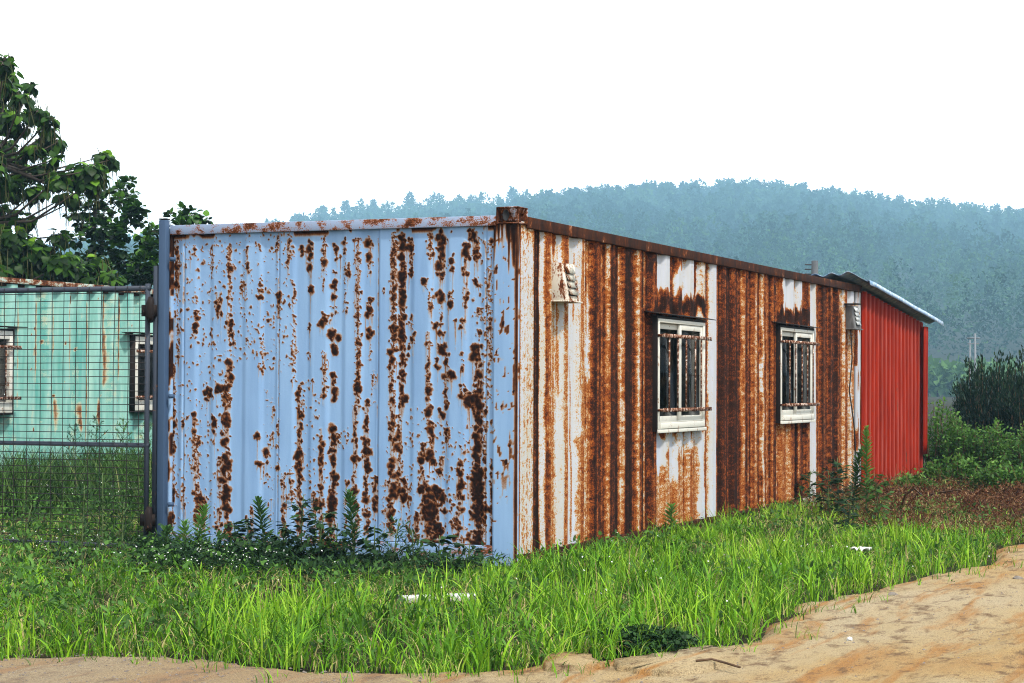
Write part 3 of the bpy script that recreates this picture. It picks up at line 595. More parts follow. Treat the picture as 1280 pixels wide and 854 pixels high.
# vents
def vent(Y0, Y1, z0, z1, p0, p1, mat, mat2):
    v = MB()
    v.poly([(-.02, Y0, z0), (p1, Y0, z0), (p0, Y0, z1), (-.02, Y0, z1), (-.02, Y1, z0), (p1, Y1, z0), (p0, Y1, z1), (-.02, Y1, z1)],
           [(0, 1, 2, 3), (4, 7, 6, 5), (0, 4, 5, 1), (3, 2, 6, 7), (0, 3, 7, 4), (1, 5, 6, 2)])
    v.box(-.02, p1+.02, Y0-.015, Y1+.015, z0-.012, z0-.001)
    o = v.build('vent_hood', mat, box, bevel=.004)
    lv = MB()
    for k in range(4):
        t0 = .16+k*.19; za = z0+(z1-z0)*t0; pa = p1+(p0-p1)*t0; zb = za+.052; pb = p1+(p0-p1)*(t0+.052/(z1-z0))
        ya, yb = Y0+(Y1-Y0)*.28, Y1-(Y1-Y0)*.18
        lv.poly([(pa+.022, ya, za), (pa+.022, yb, za), (pb+.004, yb, zb), (pb+.004, ya, zb), (pa+.018, ya, za), (pa+.018, yb, za), (pb, yb, zb), (pb, ya, zb)],
                [(0, 1, 2, 3), (4, 7, 6, 5), (0, 4, 5, 1), (0, 3, 7, 4), (1, 5, 6, 2)])
    lv.build('louver', mat2, o)
    sl = MB()
    for k in range(4):
        t0 = .15+k*.19; za = z0+(z1-z0)*t0; pa = p1+(p0-p1)*t0; ya, yb = Y0+(Y1-Y0)*.28, Y1-(Y1-Y0)*.18
        sl.box(pa-.002, pa+.003, ya, yb, za-.006, za+.010)
    sl.build('slot', MT['black'], o)
vent(.71, 1.03, 2.00, 2.29, .055, .105, MT['vent'], MT['vent'])
vent(10.35, 10.72, 2.05, 2.33, .06, .10, MT['grey'], MT['ventw'])
m = MB(); m.box(-.01, .16, 10.28, 10.42, 2.335, 2.35); m.build('vent_cap', MT['dark'], box)
m = MB(); pts = [(.03, 10.45, 2.05), (.035, 10.5, 1.7), (.02, 10.42, 1.3), (.03, 10.62, .9), (.025, 10.75, .5), (.03, 10.7, .1)]
m.tube(pts, .008, 6); m.build('cable', MT['black'], box)
# windows
def window(Y0, Y1, z0, z1, clean):
    F = MB(); t = .022                                               # rusted casing
    F.box(-.06, .085, Y0, Y0+t, z0, z1); F.box(-.06, .085, Y1-t, Y1, z0, z1); F.box(-.06, .085, Y0+t, Y1-t, z1-t, z1); F.box(-.06, .085, Y0+t, Y1-t, z0, z0+t)
    o = F.build('window', MT['dark'], box, bevel=.002)
    o.location.x = -.052
    a, b_, c_, d_ = Y0+t+.002, Y1-t-.002, z0+t+.002, z1-t-.002; w = .055
    m = MB(); m.box(.0, .092, a, a+w*.7, c_, d_); m.box(.0, .092, b_-w, b_, c_, d_); m.box(.0, .092, a+w*.7, b_-w, d_-.035, d_); m.box(.0, .105, a+w*.7, b_-w, c_, c_+.055)
    m.box(.078, .088, a+.04, b_-.05, c_+.057, c_+.068)
    m.build('frame', MT['white'], o, bevel=.004)
    m = MB(); m.box(.086, .10, Y0, Y1, z0-.012, z0+.020); m.build('sill', MT['white'], o, bevel=.003)
    ym = (a+b_)/2; zi0, zi1 = c_+.06, d_-.038
    for (p, q, x) in ((a+.045, ym+.03, .030), (ym-.06, b_-.06, .058)):
        s = MB(); k = .055; s.box(x, x+.024, p, p+k, zi0, zi1); s.box(x, x+.024, q-k, q, zi0, zi1); s.box(x, x+.024, p+k, q-k, zi1-.05, zi1); s.box(x, x+.024, p+k, q-k, zi0, zi0+.05)
        so_ = s.build('sash', MT['white'], o, bevel=.003)
        g_ = MB(); g_.box(x+.010, x+.014, p+k-.003, q-k+.003, zi0+.047, zi1-.047); g_.build('pane', MT['glass'], o)
    m = MB()
    for zc in (z0+.19, z1-.175): m.box(.135, .143, Y0+.02, Y1+.02, zc-.017, zc+.017); m.box(.08, .135, Y0+.022, Y0+.032, zc-.012, zc+.012); m.box(.08, .135, Y1+.008, Y1+.018, zc-.012, zc+.012)
    m.build('bar_rail', MT['bar'], o)
    for k in range(5):
        yc = Y0+.12+(Y1-Y0-.24)*(k+.5+random.uniform(-.15, .15))/5; m = MB(); m.tube([(.128, yc, z0+.17), (.127, yc+.004, (z0+z1)/2), (.128, yc, z1-.16)], .008, 6); m.build('bar', MT['bar'], o)
    m = MB(); m.poly([(-.03, Y0-.15, z1+.045), (.13, Y0-.15, z1+.02), (.13, Y1+.19, z1+.012), (-.03, Y1+.19, z1+.04), (-.03, Y0-.15, z1+.037), (.13, Y0-.15, z1+.012), (.13, Y1+.19, z1+.004), (-.03, Y1+.19, z1+.032)],
                     [(0, 1, 2, 3), (4, 7, 6, 5), (0, 4, 5, 1), (1, 5, 6, 2), (2, 6, 7, 3), (3, 7, 4, 0)]); m.build('rain_hood', MT['dark'], o)
    yy = np.linspace(ym+.12, b_-.16, 40); zz_ = np.linspace(z0+.15, z1-.42, 6); A_, B_ = np.meshgrid(yy, zz_, indexing='ij')
    m = MB(); m.grid(np.stack([-.05+.015*np.sin(A_*70), A_, B_], -1)); m.build('curtain', MT['curtain'], o)
window(*w1, False); window(*w2, True)
m = MB(); m.box(-.40, -.38, 2.9, 9.1, .3, 2.4); m.build('inner_partition', MT['black'], box)

# ================================================================== GATE AND POST
post = thing('gate_post', 'tall square blue steel post fixed beside the blue end wall', 'post', (-3.05, -.06, 0))
m = MB(); m.box(-3.032, -2.968, -.078, -.014, 0, 2.64); m.build('post_tube', MT['blue'], post, bevel=.006)
m = MB(); m.box(-3.032, -2.968, -.078, -.014, 2.643, 2.652); m.build('post_cap', MT['dark'], post)
for z in (1.25, 2.33, .4):
    m = MB(); m.tube([(-2.938, -.06, z), (-2.905, -.03, z)], [.018, .016], 8); m.build('bolt', MT['blue'], post)
gate = thing('mesh_gate', 'wire mesh gate with steel tube frame closed beside the blue container', 'gate', (-3.2, -.05, 0))
GY0 = -.05; XR, XL = -3.125, -6.6
m = MB(); m.box(-3.085, -3.045, GY0-.015, GY0+.03, .0, 2.28); m.tube([(-3.145, GY0, .02), (-3.145, GY0, 2.14)], .021, 8)
m.tube([(XR, GY0, 2.104), (XL, GY0, 2.104)], .022, 10); m.tube([(XR, GY0, .862), (XL, GY0, .860)], .019, 10); m.tube([(XR, GY0, .06), (XL, GY0, .06)], .019, 8)
m.build('gate_frame', MT['steel'], gate)
for z in (1.93, .28):
    h_ = MB(); h_.tube([(-3.085, GY0-.05, z-.10), (-3.085, GY0-.06, z-.05), (-3.085, GY0-.06, z+.05), (-3.085, GY0-.05, z+.10)], [.02, .034, .034, .02], 10)
    h_.box(-3.165, -3.05, GY0-.06, GY0+.035, z-.05, z+.04); h_.build('hinge', MT['dark'], gate)
m = MB()
for k in range(28):
    x = -3.20-k*.119+random.uniform(-.006, .006); dx = random.uniform(-.02, .02); 
    m.tube([(x, GY0-.024, .04), (x+dx*.6, GY0-.026, .8), (x+dx, GY0-.026, 1.5), (x, GY0-.024, 2.12)], .0036, 4, cap=False)
for k in range(37):
    z = .07+k*.0555; zz_ = [z+random.uniform(-.003, .003) for _ in range(8)]
    m.tube([(XR-.02-(q/7)*3.36, GY0-.027, zz_[q]) for q in range(8)], .0031, 4, cap=False)
m.build('wire_mesh', MT['wire'], gate)

# ================================================================== GREEN CONTAINER
xg = -9.30
gb = thing('shipping_container', 'pale green corrugated container behind the wire mesh gate', 'container', (xg, 8, 0))
gyy = np.arange(2.5, 14, .02); gzz = np.arange(.12, 2.56, .025); GY, GZ = np.meshgrid(gyy, gzz, indexing='ij')
ph = ((GY+.1) % .36)/.36; prof = sstep(ph, .15, .35)-sstep(ph, .65, .85)
gr = .06+.16*sstep(fbm(GY*6, GZ*.3, 120), .45, .6)
for yc, z0_, z1_, k in [(ly(0)[1]*0+y_, a_, c_, s_) for (y_, a_, c_, s_) in []]: pass
def gy_at(px): return hit(px, 450, 0, xg)[1]
for (px, z0_, z1_, s_) in [(50, 1.35, 2.45, .62), (92, 1.2, 2.5, .80), (90, .9, 2.3, .5), (113, 1.0, 2.4, .95), (113, .5, 1.3, .7), (90, 1.2, 2.4, .9), (50, 1.5, 2.4, .85), (154, 1.6, 2.5, .75), (134, 1.7, 2.5, .68), (137, 1.2, 2.1, .5), (72, 1.5, 2.4, .45), (154, 1.3, 2.5, .48), (76, .7, 1.2, .5), (124, .8, 1.15, .7), (102, .7, 1.1, .6), (28, 1.0, 2.4, .45), (-20, .8, 2.4, .6), (-45, 1., 2.4, .7)]:
    yc = gy_at(px); w = (GY-yc-(fbm(GZ*4, GY*0, int(px) % 17)-.5)*.05)/.045
    gr = np.maximum(gr, s_*np.exp(-w*w)*sstep(GZ, z0_-.15, z0_+.2)*(1-sstep(GZ, z1_-.1, z1_+.1))*(.55+.9*fbm(GY*12, GZ*7, 130)))
gr += (fbm(GY*18, GZ*14, 131)-.5)*.25; gr = np.maximum(gr, sstep(vn(GY*14, GZ*12, 77), .93, .97)*.7)
mk = np.ones((len(gyy)-1, len(gzz)-1), bool); cy_, cz_ = GY[:-1, :-1], GZ[:-1, :-1]
gw = [(5.15, 6.45, .97, 2.00), (9.05, 10.4, .97, 2.00)]
for (a, b_, c_, d_) in gw: mk &= ~((cy_ > a) & (cy_ < b_-.02) & (cz_ > c_) & (cz_ < d_-.02))
m = MB(); m.grid(np.stack([xg-.085+.080*prof, GY, GZ], -1), np.clip(gr, 0, 1), mk); m.build('side_wall', MT['green'], gb, 'rust', True)
m = MB(); m.box(xg-.05, xg+.012, 2.5, 14, 2.555, 2.62); m.build('top_rail', MT['railg'], gb, bevel=.004)
m = MB(); m.box(xg-.05, xg+.01, 2.5, 14, .02, .12); m.build('bottom_rail', MT['railr'], gb)
m = MB(); m.box(xg-2.6, xg-.055, 2.5, 14, 2.52, 2.57); m.build('roof', MT['railr'], gb)
m = MB(); m.box(xg-2.6, xg-.05, 2.46, 2.5, .02, 2.56); m.box(xg-2.6, xg-.05, 14, 14.04, .02, 2.56); m.box(xg-2.64, xg-2.6, 2.46, 14.04, .02, 2.56); m.build('back_wall', MT['dark'], gb)
for (Y0, Y1, z0, z1) in gw:
    F = MB(); t = .025; x0, x1 = xg-.07, xg+.07
    F.box(x0, x1, Y0, Y0+t, z0, z1); F.box(x0, x1, Y1-t, Y1, z0, z1); F.box(x0, x1, Y0+t, Y1-t, z1-t, z1); F.box(x0, x1, Y0+t, Y1-t, z0, z0+t)
    o = F.build('window', MT['dark'], gb)
    m = MB(); w = .06; m.box(xg, xg+.075, Y0+t, Y0+t+w, z0+t, z1-t); m.box(xg, xg+.075, Y1-t-w, Y1-t, z0+t, z1-t); m.box(xg, xg+.075, Y0+t+w, Y1-t-w, z1-t-.1, z1-t); m.box(xg, xg+.075, Y0+t+w, Y1-t-w, z0+t, z0+t+.13)
    m.box(xg+.01, xg+.05, (Y0+Y1)/2-.03, (Y0+Y1)/2+.03, z0+t+.13, z1-t-.1); m.build('frame', MT['white'], o, bevel=.003)
    m = MB(); m.box(xg+.02, xg+.024, Y0+t+w, Y1-t-w, z0+.15, z1-.12); m.build('pane', MT['glass'], o)
    m = MB(); 
    for zc in (z0+.20, z1-.22): m.box(xg+.12, xg+.128, Y0-.03, Y1+.08, zc-.02, zc+.02)
    m.build('bar_rail', MT['bar'], o)
    for k in range(5):
        yc = Y0+.1+(Y1-Y0-.2)*(k+.5)/5; m = MB(); m.tube([(xg+.115, yc, z0+.18), (xg+.115, yc, z1-.2)], .008, 6); m.build('bar', MT['bar'], o)
    m = MB(); m.box(xg-.03, xg+.14, Y0-.15, Y1+.18, z1+.02, z1+.03); m.build('rain_hood', MT['dark'], o)
m = MB(); m.box(xg-.40, xg-.38, 3, 13, .3, 2.4); m.build('inner_partition', MT['black'], gb)

# ================================================================== RED SHED
sh = thing('corrugated_shed', 'red corrugated lean-to shed with sloping tin roof at the container end', 'shed', (0, 13, 0))
YS0, YS1 = 11.20, 15.05
def rz(y): return np.interp(y, [10.0, 11.15, 12.5, 14, 15.2, 16.1], [2.66, 2.61, 2.50, 2.385, 2.29, 2.215])
ys = np.arange(YS0, YS1, .02); zs = np.linspace(.02, 1, 30); A_, B_ = np.meshgrid(ys, zs, indexing='ij'); Zt = rz(A_)-.05
ph = ((A_) % .30)/.30; prof = sstep(ph, .05, .2)-sstep(ph, .45, .6); prof += .35*(sstep(ph, .72, .78)-sstep(ph, .84, .9))
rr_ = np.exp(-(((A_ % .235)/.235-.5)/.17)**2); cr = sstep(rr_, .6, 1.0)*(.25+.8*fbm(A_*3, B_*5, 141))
m = MB(); m.grid(np.stack([-.03+.045*rr_+(fbm(A_*1.1, B_*2, 140)-.5)*.02, A_, B_*Zt], -1), np.clip(cr, 0, 1)); m.build('side_wall', MT['red'], sh, 'crest_highlight')
ys = np.arange(YS1-.26, YS1+.02, .02); zs = np.linspace(.40, 2.20, 12); A_, B_ = np.meshgrid(ys, zs, indexing='ij')
m = MB(); m.grid(np.stack([.045+.012*np.sin(A_*28)+.02*(B_-1)*.5, A_+.03*(1.9-B_)*.4, B_], -1)); lp = m.build('loose_sheet', MT['red'], sh, smooth=True); md = lp.modifiers.new('s', 'SOLIDIFY'); md.thickness = .003
m = MB(); m.box(-2.6, 0, YS1-.02, YS1, .02, 2.20); m.box(-2.62, -2.6, YS0, YS1, .02, 2.2); m.build('back_wall', MT['dark'], sh)
xs_ = np.arange(-2.9, .14, .02); ys_ = np.array([10.2, 10.6, 11.15, 12., 13, 14, 15.0, 15.68]); A_, B_ = np.meshgrid(xs_, ys_, indexing='ij')
curl = np.where(B_ < 10.9, .03*(10.9-B_), 0)*(1+np.sin(A_*3))
m = MB(); m.grid(np.stack([A_, B_, rz(B_)+.03+.018*np.sin(A_*2*math.pi/.20)+curl], -1)); ro = m.build('roof', MT['tin'], sh, smooth=True); md = ro.modifiers.new('s', 'SOLIDIFY'); md.thickness = .006
yy = np.array([10.95, 11.3, 12, 12.8, 13.6, 14.4, 15.1, 15.72]); m = MB(); z_ = rz(yy)+.045; wv = .005*np.sin(yy*5)
P = np.stack([np.stack([np.full(8, -.05), yy, z_+.012], 1), np.stack([np.full(8, .15), yy, z_+wv], 1), np.stack([np.full(8, .155), yy, z_-.06+wv], 1)], 1)
m.grid(P); fl = m.build('roof_flashing', MT['tin'], sh); md = fl.modifiers.new('s', 'SOLIDIFY'); md.thickness = .004

# ================================================================== UTILITY POLES
p0 = atdepth(1018.5, 326, 34); r = thing('utility_pole', 'dark pole top showing just above the rusty container roof', 'utility pole', (p0[0], p0[1], 0))
m = MB(); m.tube([(p0[0], p0[1], 0), p0], [.10, .055], 10); m.build('pole', MT['pole'], r)
m = MB()
for k, dz in enumerate((.06, .14, .22)): m.tube([p0+np.array([-.17, 0, -dz]), p0+np.array([.03, 0, -dz-.01])], .014, 6)
m.build('bracket', MT['pole'], r)
p1 = atdepth(1219, 417, 110); r = thing('utility_pole', 'pale thin double pole far away before the misty hill', 'utility pole', (p1[0], p1[1], 0))
m = MB(); m.tube([(p1[0], p1[1], 0), p1], [.09, .05], 8); m.build('pole', MT['polep'], r)
m = MB(); m.tube([(p1[0]-.28, p1[1], 0), (p1[0]-.28, p1[1], p1[2]-.35)], [.06, .04], 8); m.build('pole', MT['polep'], r)
m = MB(); m.tube([p1+np.array([-.45, 0, -.25]), p1+np.array([.25, 0, -.25])], .04, 6); m.tube([p1+np.array([-.4, 0, -.55]), p1+np.array([.2, 0, -.55])], .04, 6); m.build('cross_arm', MT['polep'], r)

# ================================================================== TREES AT THE LEFT
def bough_tree(name, label, base, blobs, leafT, mat, nleaf, ls, droop, D, jit, pods=0, trunk=None, rads=.12):
    """limbs run from the trunk to every leaf clump; blobs = (px, py, radius px)"""
    r = thing(name, label, 'tree', base)
    tr_ = MB(); tp = [np.array(base)]+[atdepth(*q, D) for q in trunk]; k = len(tp)
    tr_.tube(tp, np.linspace(rads, rads*.35, k), 10); tr_.build('trunk', MT['bark'], r)
    lm = MB(); lf = MB(); pd = MB(); nodes = np.array(tp[1:])
    for (px, py, rp_) in blobs:
        Dd = D+random.uniform(-jit, jit); c = atdepth(px, py, Dd); R = rp_/FPX*Dd
        j = int(np.argmin(np.linalg.norm(nodes-c-np.array([0, 0, -.4]), axis=1))); a = nodes[j]; mid = (a+c)/2+np.array([0, 0, -.12*np.linalg.norm(c-a)])
        lm.tube([a, mid, c], [rads*.2, rads*.12, rads*.04], 6)
        n = int(nleaf*(rp_/20)**2); P = rdir(n)*(rng.random(n)**.45)[:, None]*R; P[:, 2] *= .8
        out = P/(np.linalg.norm(P, axis=1)[:, None]+1e-6)
        for q in P[::max(1, n//6)]: lm.tube([c, c+q*.5+np.array([0, 0, .03]), c+q], [rads*.07, rads*.05, .004], 4, cap=False)
        d_ = out+rdir(n)*.7; d_[:, 2] -= droop; up = rdir(n)*.5+np.array([0, 0, 1.0])+out*.4
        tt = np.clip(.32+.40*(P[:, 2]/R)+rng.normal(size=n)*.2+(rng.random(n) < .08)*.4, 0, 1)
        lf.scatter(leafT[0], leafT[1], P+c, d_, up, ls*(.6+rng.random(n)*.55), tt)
        for _ in range(int(pods*(rp_/20)**1.2)):
            q = c+rdir(1)[0]*R*np.array([1, 1, .9])+np.array([0, 0, R*.15]); ln = .25+random.random()*.2; w = rng.normal(size=3)*.03
            pd.tube([q, q+np.array([w[0], w[1], -ln*.5]), q+np.array([w[0]*2, w[1]*1.5, -ln])], [.006, .007, .003], 4, rng.random(), False)
    lm.build('limb', MT['bark'], r); lf.build('crown', mat, r, 'tint')
    if pods: tag(pd.build('seed_pods', MT['pod'], r, 'tint'), kind='stuff')
    return r
D1 = 29.
b1 = atdepth(-60, 600, D1); b1[2] = 0
c1 = [(5, 74, 10), (12, 96, 12), (38, 108, 8), (62, 150, 10), (72, 178, 9), (52, 212, 12), (-10, 100, 22), (5, 82, 10), (8, 112, 16), (-15, 140, 34), (28, 124, 12), (20, 150, 20), (48, 140, 13), (60, 165, 12), (5, 190, 26), (40, 190, 14), (58, 180, 11), (68, 200, 8), (62, 215, 9), (30, 215, 15), (10, 235, 20), (45, 240, 14), (0, 270, 20),
      (70, 225, 14), (90, 222, 14), (84, 245, 12), (100, 210, 12), (118, 212, 14), (128, 196, 12), (140, 200, 7), (112, 230, 14), (95, 250, 10), (128, 222, 9),
      (-30, 210, 40), (-40, 290, 50), (15, 300, 26), (45, 315, 24), (10, 330, 30), (50, 345, 30), (80, 330, 22), (30, 275, 14), (75, 295, 12), (95, 345, 26), (120, 330, 16), (135, 350, 18), (20, 350, 30), (-30, 350, 40)]
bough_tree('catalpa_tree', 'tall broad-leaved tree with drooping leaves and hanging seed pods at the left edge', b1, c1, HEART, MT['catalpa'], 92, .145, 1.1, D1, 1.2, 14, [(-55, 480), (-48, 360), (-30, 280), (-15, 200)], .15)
D2 = 33.
b2 = atdepth(118, 600, D2); b2[2] = 0
c2 = [(158, 228, 8), (150, 238, 9), (162, 246, 9), (150, 252, 10), (172, 262, 9), (162, 268, 11), (172, 275, 8), (130, 240, 8), (122, 250, 9), (112, 262, 10), (130, 268, 10), (140, 285, 11), (120, 285, 12), (105, 280, 9), (150, 290, 10), (95, 300, 9), (125, 305, 12), (145, 312, 12), (110, 325, 14), (160, 330, 14), (135, 340, 18), (170, 345, 16), (100, 345, 16), (90, 268, 7)]
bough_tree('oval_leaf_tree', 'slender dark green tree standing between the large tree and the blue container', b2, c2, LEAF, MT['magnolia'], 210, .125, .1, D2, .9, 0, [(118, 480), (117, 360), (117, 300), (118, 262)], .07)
D3 = 31.
b3 = atdepth(215, 600, D3); b3[2] = 0
c3 = [(184, 296, 8), (192, 290, 8), (178, 305, 9), (190, 312, 13), (182, 328, 14), (195, 340, 14), (176, 345, 14), (205, 300, 12), (232, 264, 7), (240, 270, 9), (225, 272, 6), (228, 284, 10), (245, 276, 7), (258, 274, 4), (214, 268, 4), (218, 300, 14), (240, 295, 12)]
bough_tree('oval_leaf_tree', 'smaller bushy tree peeking over the top left corner of the blue container', b3, c3, LEAF, MT['magnolia'], 210, .12, 0, D3, .8, 0, [(215, 480), (213, 360), (212, 310), (225, 282)], .06)

# ================================================================== GRASS
def blades(mb, P, Lh, w, lean, tint, seg=4, curl=.5):
    N = len(P); a = rng.random(N)*2*math.pi; dr = np.stack([np.cos(a), np.sin(a), np.zeros(N)], 1)
    b2_ = a+math.pi/2+rng.normal(size=N)*.5; sd_ = np.stack([np.cos(b2_), np.sin(b2_), np.zeros(N)], 1)
    t = np.linspace(0, 1, seg+1); V = []
    for k, q in enumerate(t):
        hz = Lh*(lean*(q**1.7)); vz = Lh*(q-curl*lean*q**2.6)
        c = P+dr*hz[:, None]; c[:, 2] += vz
        if k < seg: ww = w*(1-q**2)*(.7+.3*min(q*4, 1)); V += [c-sd_*ww[:, None]/2, c+sd_*ww[:, None]/2]
        else: V.append(c)
    V = np.stack(V, 1); kk = V.shape[1]; o = mb.addv(V, np.repeat(tint, kk)); off = (np.arange(N)*kk)[:, None]+o
    for k in range(seg-1): mb.f4.append(np.array([2*k, 2*k+1, 2*k+3, 2*k+2])[None]+off)
    mb.f3.append(np.array([2*seg-2, 2*seg-1, 2*seg])[None]+off)
def samp(n, x0, x1, y0, y1):
    P = np.stack([x0+(x1-x0)*rng.random(n), y0+(y1-y0)*rng.random(n)], 1); return P
def visible(P, mar=.03):
    d = np.concatenate([P, np.zeros((len(P), 1))], 1)-CAM; z = d@Fv; x = d@R2/z
    return (np.abs(x) < 640/FPX+mar) & (z > 3)
def ok(P, edge=.0):
    q = P+np.stack([fbm(P[:, 0]*3, P[:, 1]*3, 1)-.5, fbm(P[:, 0]*3, P[:, 1]*3, 2)-.5], 1)*.35
    inside = inpoly(q, GPOLY); box_ = (P[:, 0] > -3.05) & (P[:, 0] < .03) & (P[:, 1] > -.02) & (P[:, 1] < 11.3)
    shed = (P[:, 0] > -2.7) & (P[:, 0] < .05) & (P[:, 1] > 11) & (P[:, 1] < 15.1); gc = (P[:, 0] < xg+.05) & (P[:, 1] > 2.4)
    return inside & ~box_ & ~shed & ~gc & visible(P)
GR = MB()
P = samp(400000, -8, 3.6, -8, 10.5); P = P[ok(P)]
# keep less far away and inside the brown brush area
nearcl = fbm(P[:, 0]*1.6, P[:, 1]*1.6, 201); cl = fbm(P[:, 0]*5, P[:, 1]*5, 202)
brush = sstep(P[:, 1]-(-1.6*P[:, 0]+7.3), 0, 1.2)*(P[:, 0] > .0)
behind = (P[:, 0] < -3.0) & (P[:, 1] > .2)
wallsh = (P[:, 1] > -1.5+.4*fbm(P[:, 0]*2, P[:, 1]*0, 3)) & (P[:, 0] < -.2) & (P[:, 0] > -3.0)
bd = gp(552, 747); brd = (np.abs(P[:, 0]-bd[0]-.12) < .42) & (P[:, 1] > bd[1]-.75) & (P[:, 1] < bd[1]+.2)
keep = rng.random(len(P)) < np.where(brd, .12, 1)*.46*np.clip(.05+2.2*(cl-.30), .03, 1)*(1-.80*brush)*np.where(behind, .35, 1)*np.where(wallsh, .6, 1)*np.where(P[:, 1] > 3, .9, 1)
P = P[keep]; nearcl = nearcl[keep]; cl = cl[keep]; behind = behind[keep]; wallsh = wallsh[keep]
N = len(P); print('grass blades', N)
left = sstep(-P[:, 0], -.2, 2.0)*(P[:, 1] < 0)
front = .55+.45*sstep(P[:, 0]+P[:, 1]*-.35, .2, 1.6)
Lh = (.05+.18*sstep(nearcl, .34, .68)+.11*sstep(cl, .3, .75))*front*(.55+rng.random(N)*.75)*np.where(behind, .55, 1)*np.where(wallsh, .6, 1)*np.where((np.abs(P[:, 0]+.1) < .7) & (P[:, 1] > -1.2) & (P[:, 1] < .3), .8, 1)*np.where((P[:, 0] > 0) & (P[:, 0] < .7) & (P[:, 1] > -.3), 1.45, 1)*(1-.25*left)
lit_tint = np.clip(.50+1.5*(nearcl-.47)+.18*(P[:, 0] > 0)+(rng.random(N)-.5)*.75-.26*left, 0, .93)  # sunlit clumps and the dimmer left side put into the blade colour
tint = np.where(rng.random(N) < .04+.10*(cl < .36), 1.0, lit_tint); tint = np.where(behind, tint*.75+.04, tint); tint = np.where(wallsh, tint*.5, tint)
w = .005+rng.random(N)**1.5*.009; P3 = np.concatenate([P, np.zeros((N, 1))-.01], 1)
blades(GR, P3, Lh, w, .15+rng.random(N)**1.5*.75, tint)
# long arching broad blades in tufts
tc = samp(1500, -6, 3.2, -7, 4.5); tc = tc[ok(tc)]; tc = tc[~((np.abs(tc[:, 0]-bd[0]-.12) < .42) & (tc[:, 1] > bd[1]-.6) & (tc[:, 1] < bd[1]+.2))]
cx = np.repeat(tc, 14, 0)+rng.normal(size=(len(tc)*14, 2))*.035; N = len(cx)
zz_ = np.where((cx[:, 0] > .3) & (cx[:, 1] < .5), .85, .55)*np.where((cx[:, 1] > -1.6) & (cx[:, 0] < .2), .5, 1)
blades(GR, np.concatenate([cx, np.zeros((N, 1))], 1), (.22+rng.random(N)*.26)*zz_, .007+rng.random(N)*.009, .25+rng.random(N)*.6, np.clip(np.repeat(rng.random(len(tc)), 14)*.45+.38+rng.normal(size=N)*.08, 0, .93), 6, .8)
# flattened straw and low thatch
P = samp(60000, -6, 3.2, -7, 8); P = P[ok(P)]; P = P[rng.random(len(P)) < .6]; N = len(P)
blades(GR, np.concatenate([P, np.full((N, 1), .01)], 1), .06+rng.random(N)*.14, .003+rng.random(N)*.004, .8+rng.random(N)*.5, np.where(rng.random(N) < .6, 1.0, .15+.3*rng.random(N)), 4, .75)
# seedlings straying on to the dirt
q = np.array([e for e in EDGE]); idx = rng.integers(1, len(q)-1, 460); tt_ = rng.random((460, 1)); sc_ = q[idx]*(1-tt_)+q[idx+1]*tt_+rng.normal(size=(460, 2))*.2
sc_ = np.repeat(sc_, 7, 0)+rng.normal(size=(3220, 2))*.022; blades(GR, np.concatenate([sc_, np.full((3220, 1), .02)], 1), .03+rng.random(3220)*.12, .004+rng.random(3220)*.003, .3+rng.random(3220)*.8, .35+rng.random(3220)*.65)
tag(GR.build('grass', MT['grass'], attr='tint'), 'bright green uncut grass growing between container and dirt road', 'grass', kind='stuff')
# tall grass in front of the green container
TG = MB(); P = samp(26000, xg+.1, -5.0, 3.2, 12.5); P = P[visible(P)]; N = len(P); hgt = .35+.75*fbm(P[:, 0]*.9, P[:, 1]*.9, 211)
near = sstep(P[:, 0]-xg, 3.2, 1.4); k_ = rng.random(N) < .15+.85*near; P = P[k_]; hgt = hgt[k_]; N = len(P)
blades(TG, np.concatenate([P, np.zeros((N, 1))], 1), hgt*(.5+rng.random(N)*.6), .009+rng.random(N)*.010, .2+rng.random(N)*.7, np.clip(rng.random(N)*.97, 0, 1), 5, .6)
tag(TG.build('tall_grass', MT['grassd'], attr='tint'), 'tall dark grass growing in front of the green container', 'grass', kind='stuff')
# broad small leaves low between the grass
GL = MB(); P = samp(90000, -7, 3, -6.4, 8); P = P[ok(P)]; P = P[rng.random(len(P)) < np.clip(2.6*(fbm(P[:, 0]*2.3, P[:, 1]*2.3, 220)-.38), 0, 1)*np.where(P[:, 0] < .3, 1, .45)]; N = len(P)
lf_ = sstep(-P[:, 0], -.6, 1.5)[:, None]; P3 = np.concatenate([P, .02+rng.random((N, 1))*(.11+.13*lf_)], 1); d_ = rdir(N, .3)
GL.scatter(LEAF[0], LEAF[1], P3, d_, rdir(N, 2), np.stack([.02+rng.random(N)*.045, .012+rng.random(N)*.02, np.full(N, .03)], 1), rng.random(N)*.8)
tag(GL.build('ground_cover', MT['weedl'], attr='tint'), 'small broad leaved weeds creeping low between the grass', 'ground cover', kind='stuff')
# dark clover patch at the road edge
CL = MB(); c0 = gp(800, 818); N = 3600; a = rng.random(N)*6.28; rr = rng.random(N)**.6*(.65+.6*vn(np.cos(a)*2+5, np.sin(a)*2+5, 7)); P3 = np.stack([c0[0]+rr*np.cos(a)*.29, c0[1]+rr*np.sin(a)*.22+.10, .015+.06*np.clip(1-rr**2, 0, 1)+rng.random(N)*.05], 1)
CL.scatter(LEAF[0], LEAF[1], P3, rdir(N, .1), rdir(N, 2.5), np.stack([.014+rng.random(N)*.013]*2+[np.full(N, .02)], 1), rng.random(N))
tag(CL.build('clover_patch', MT['clover'], attr='tint'), 'low dark patch of small round leaves at the dirt road edge', 'ground cover', kind='stuff')
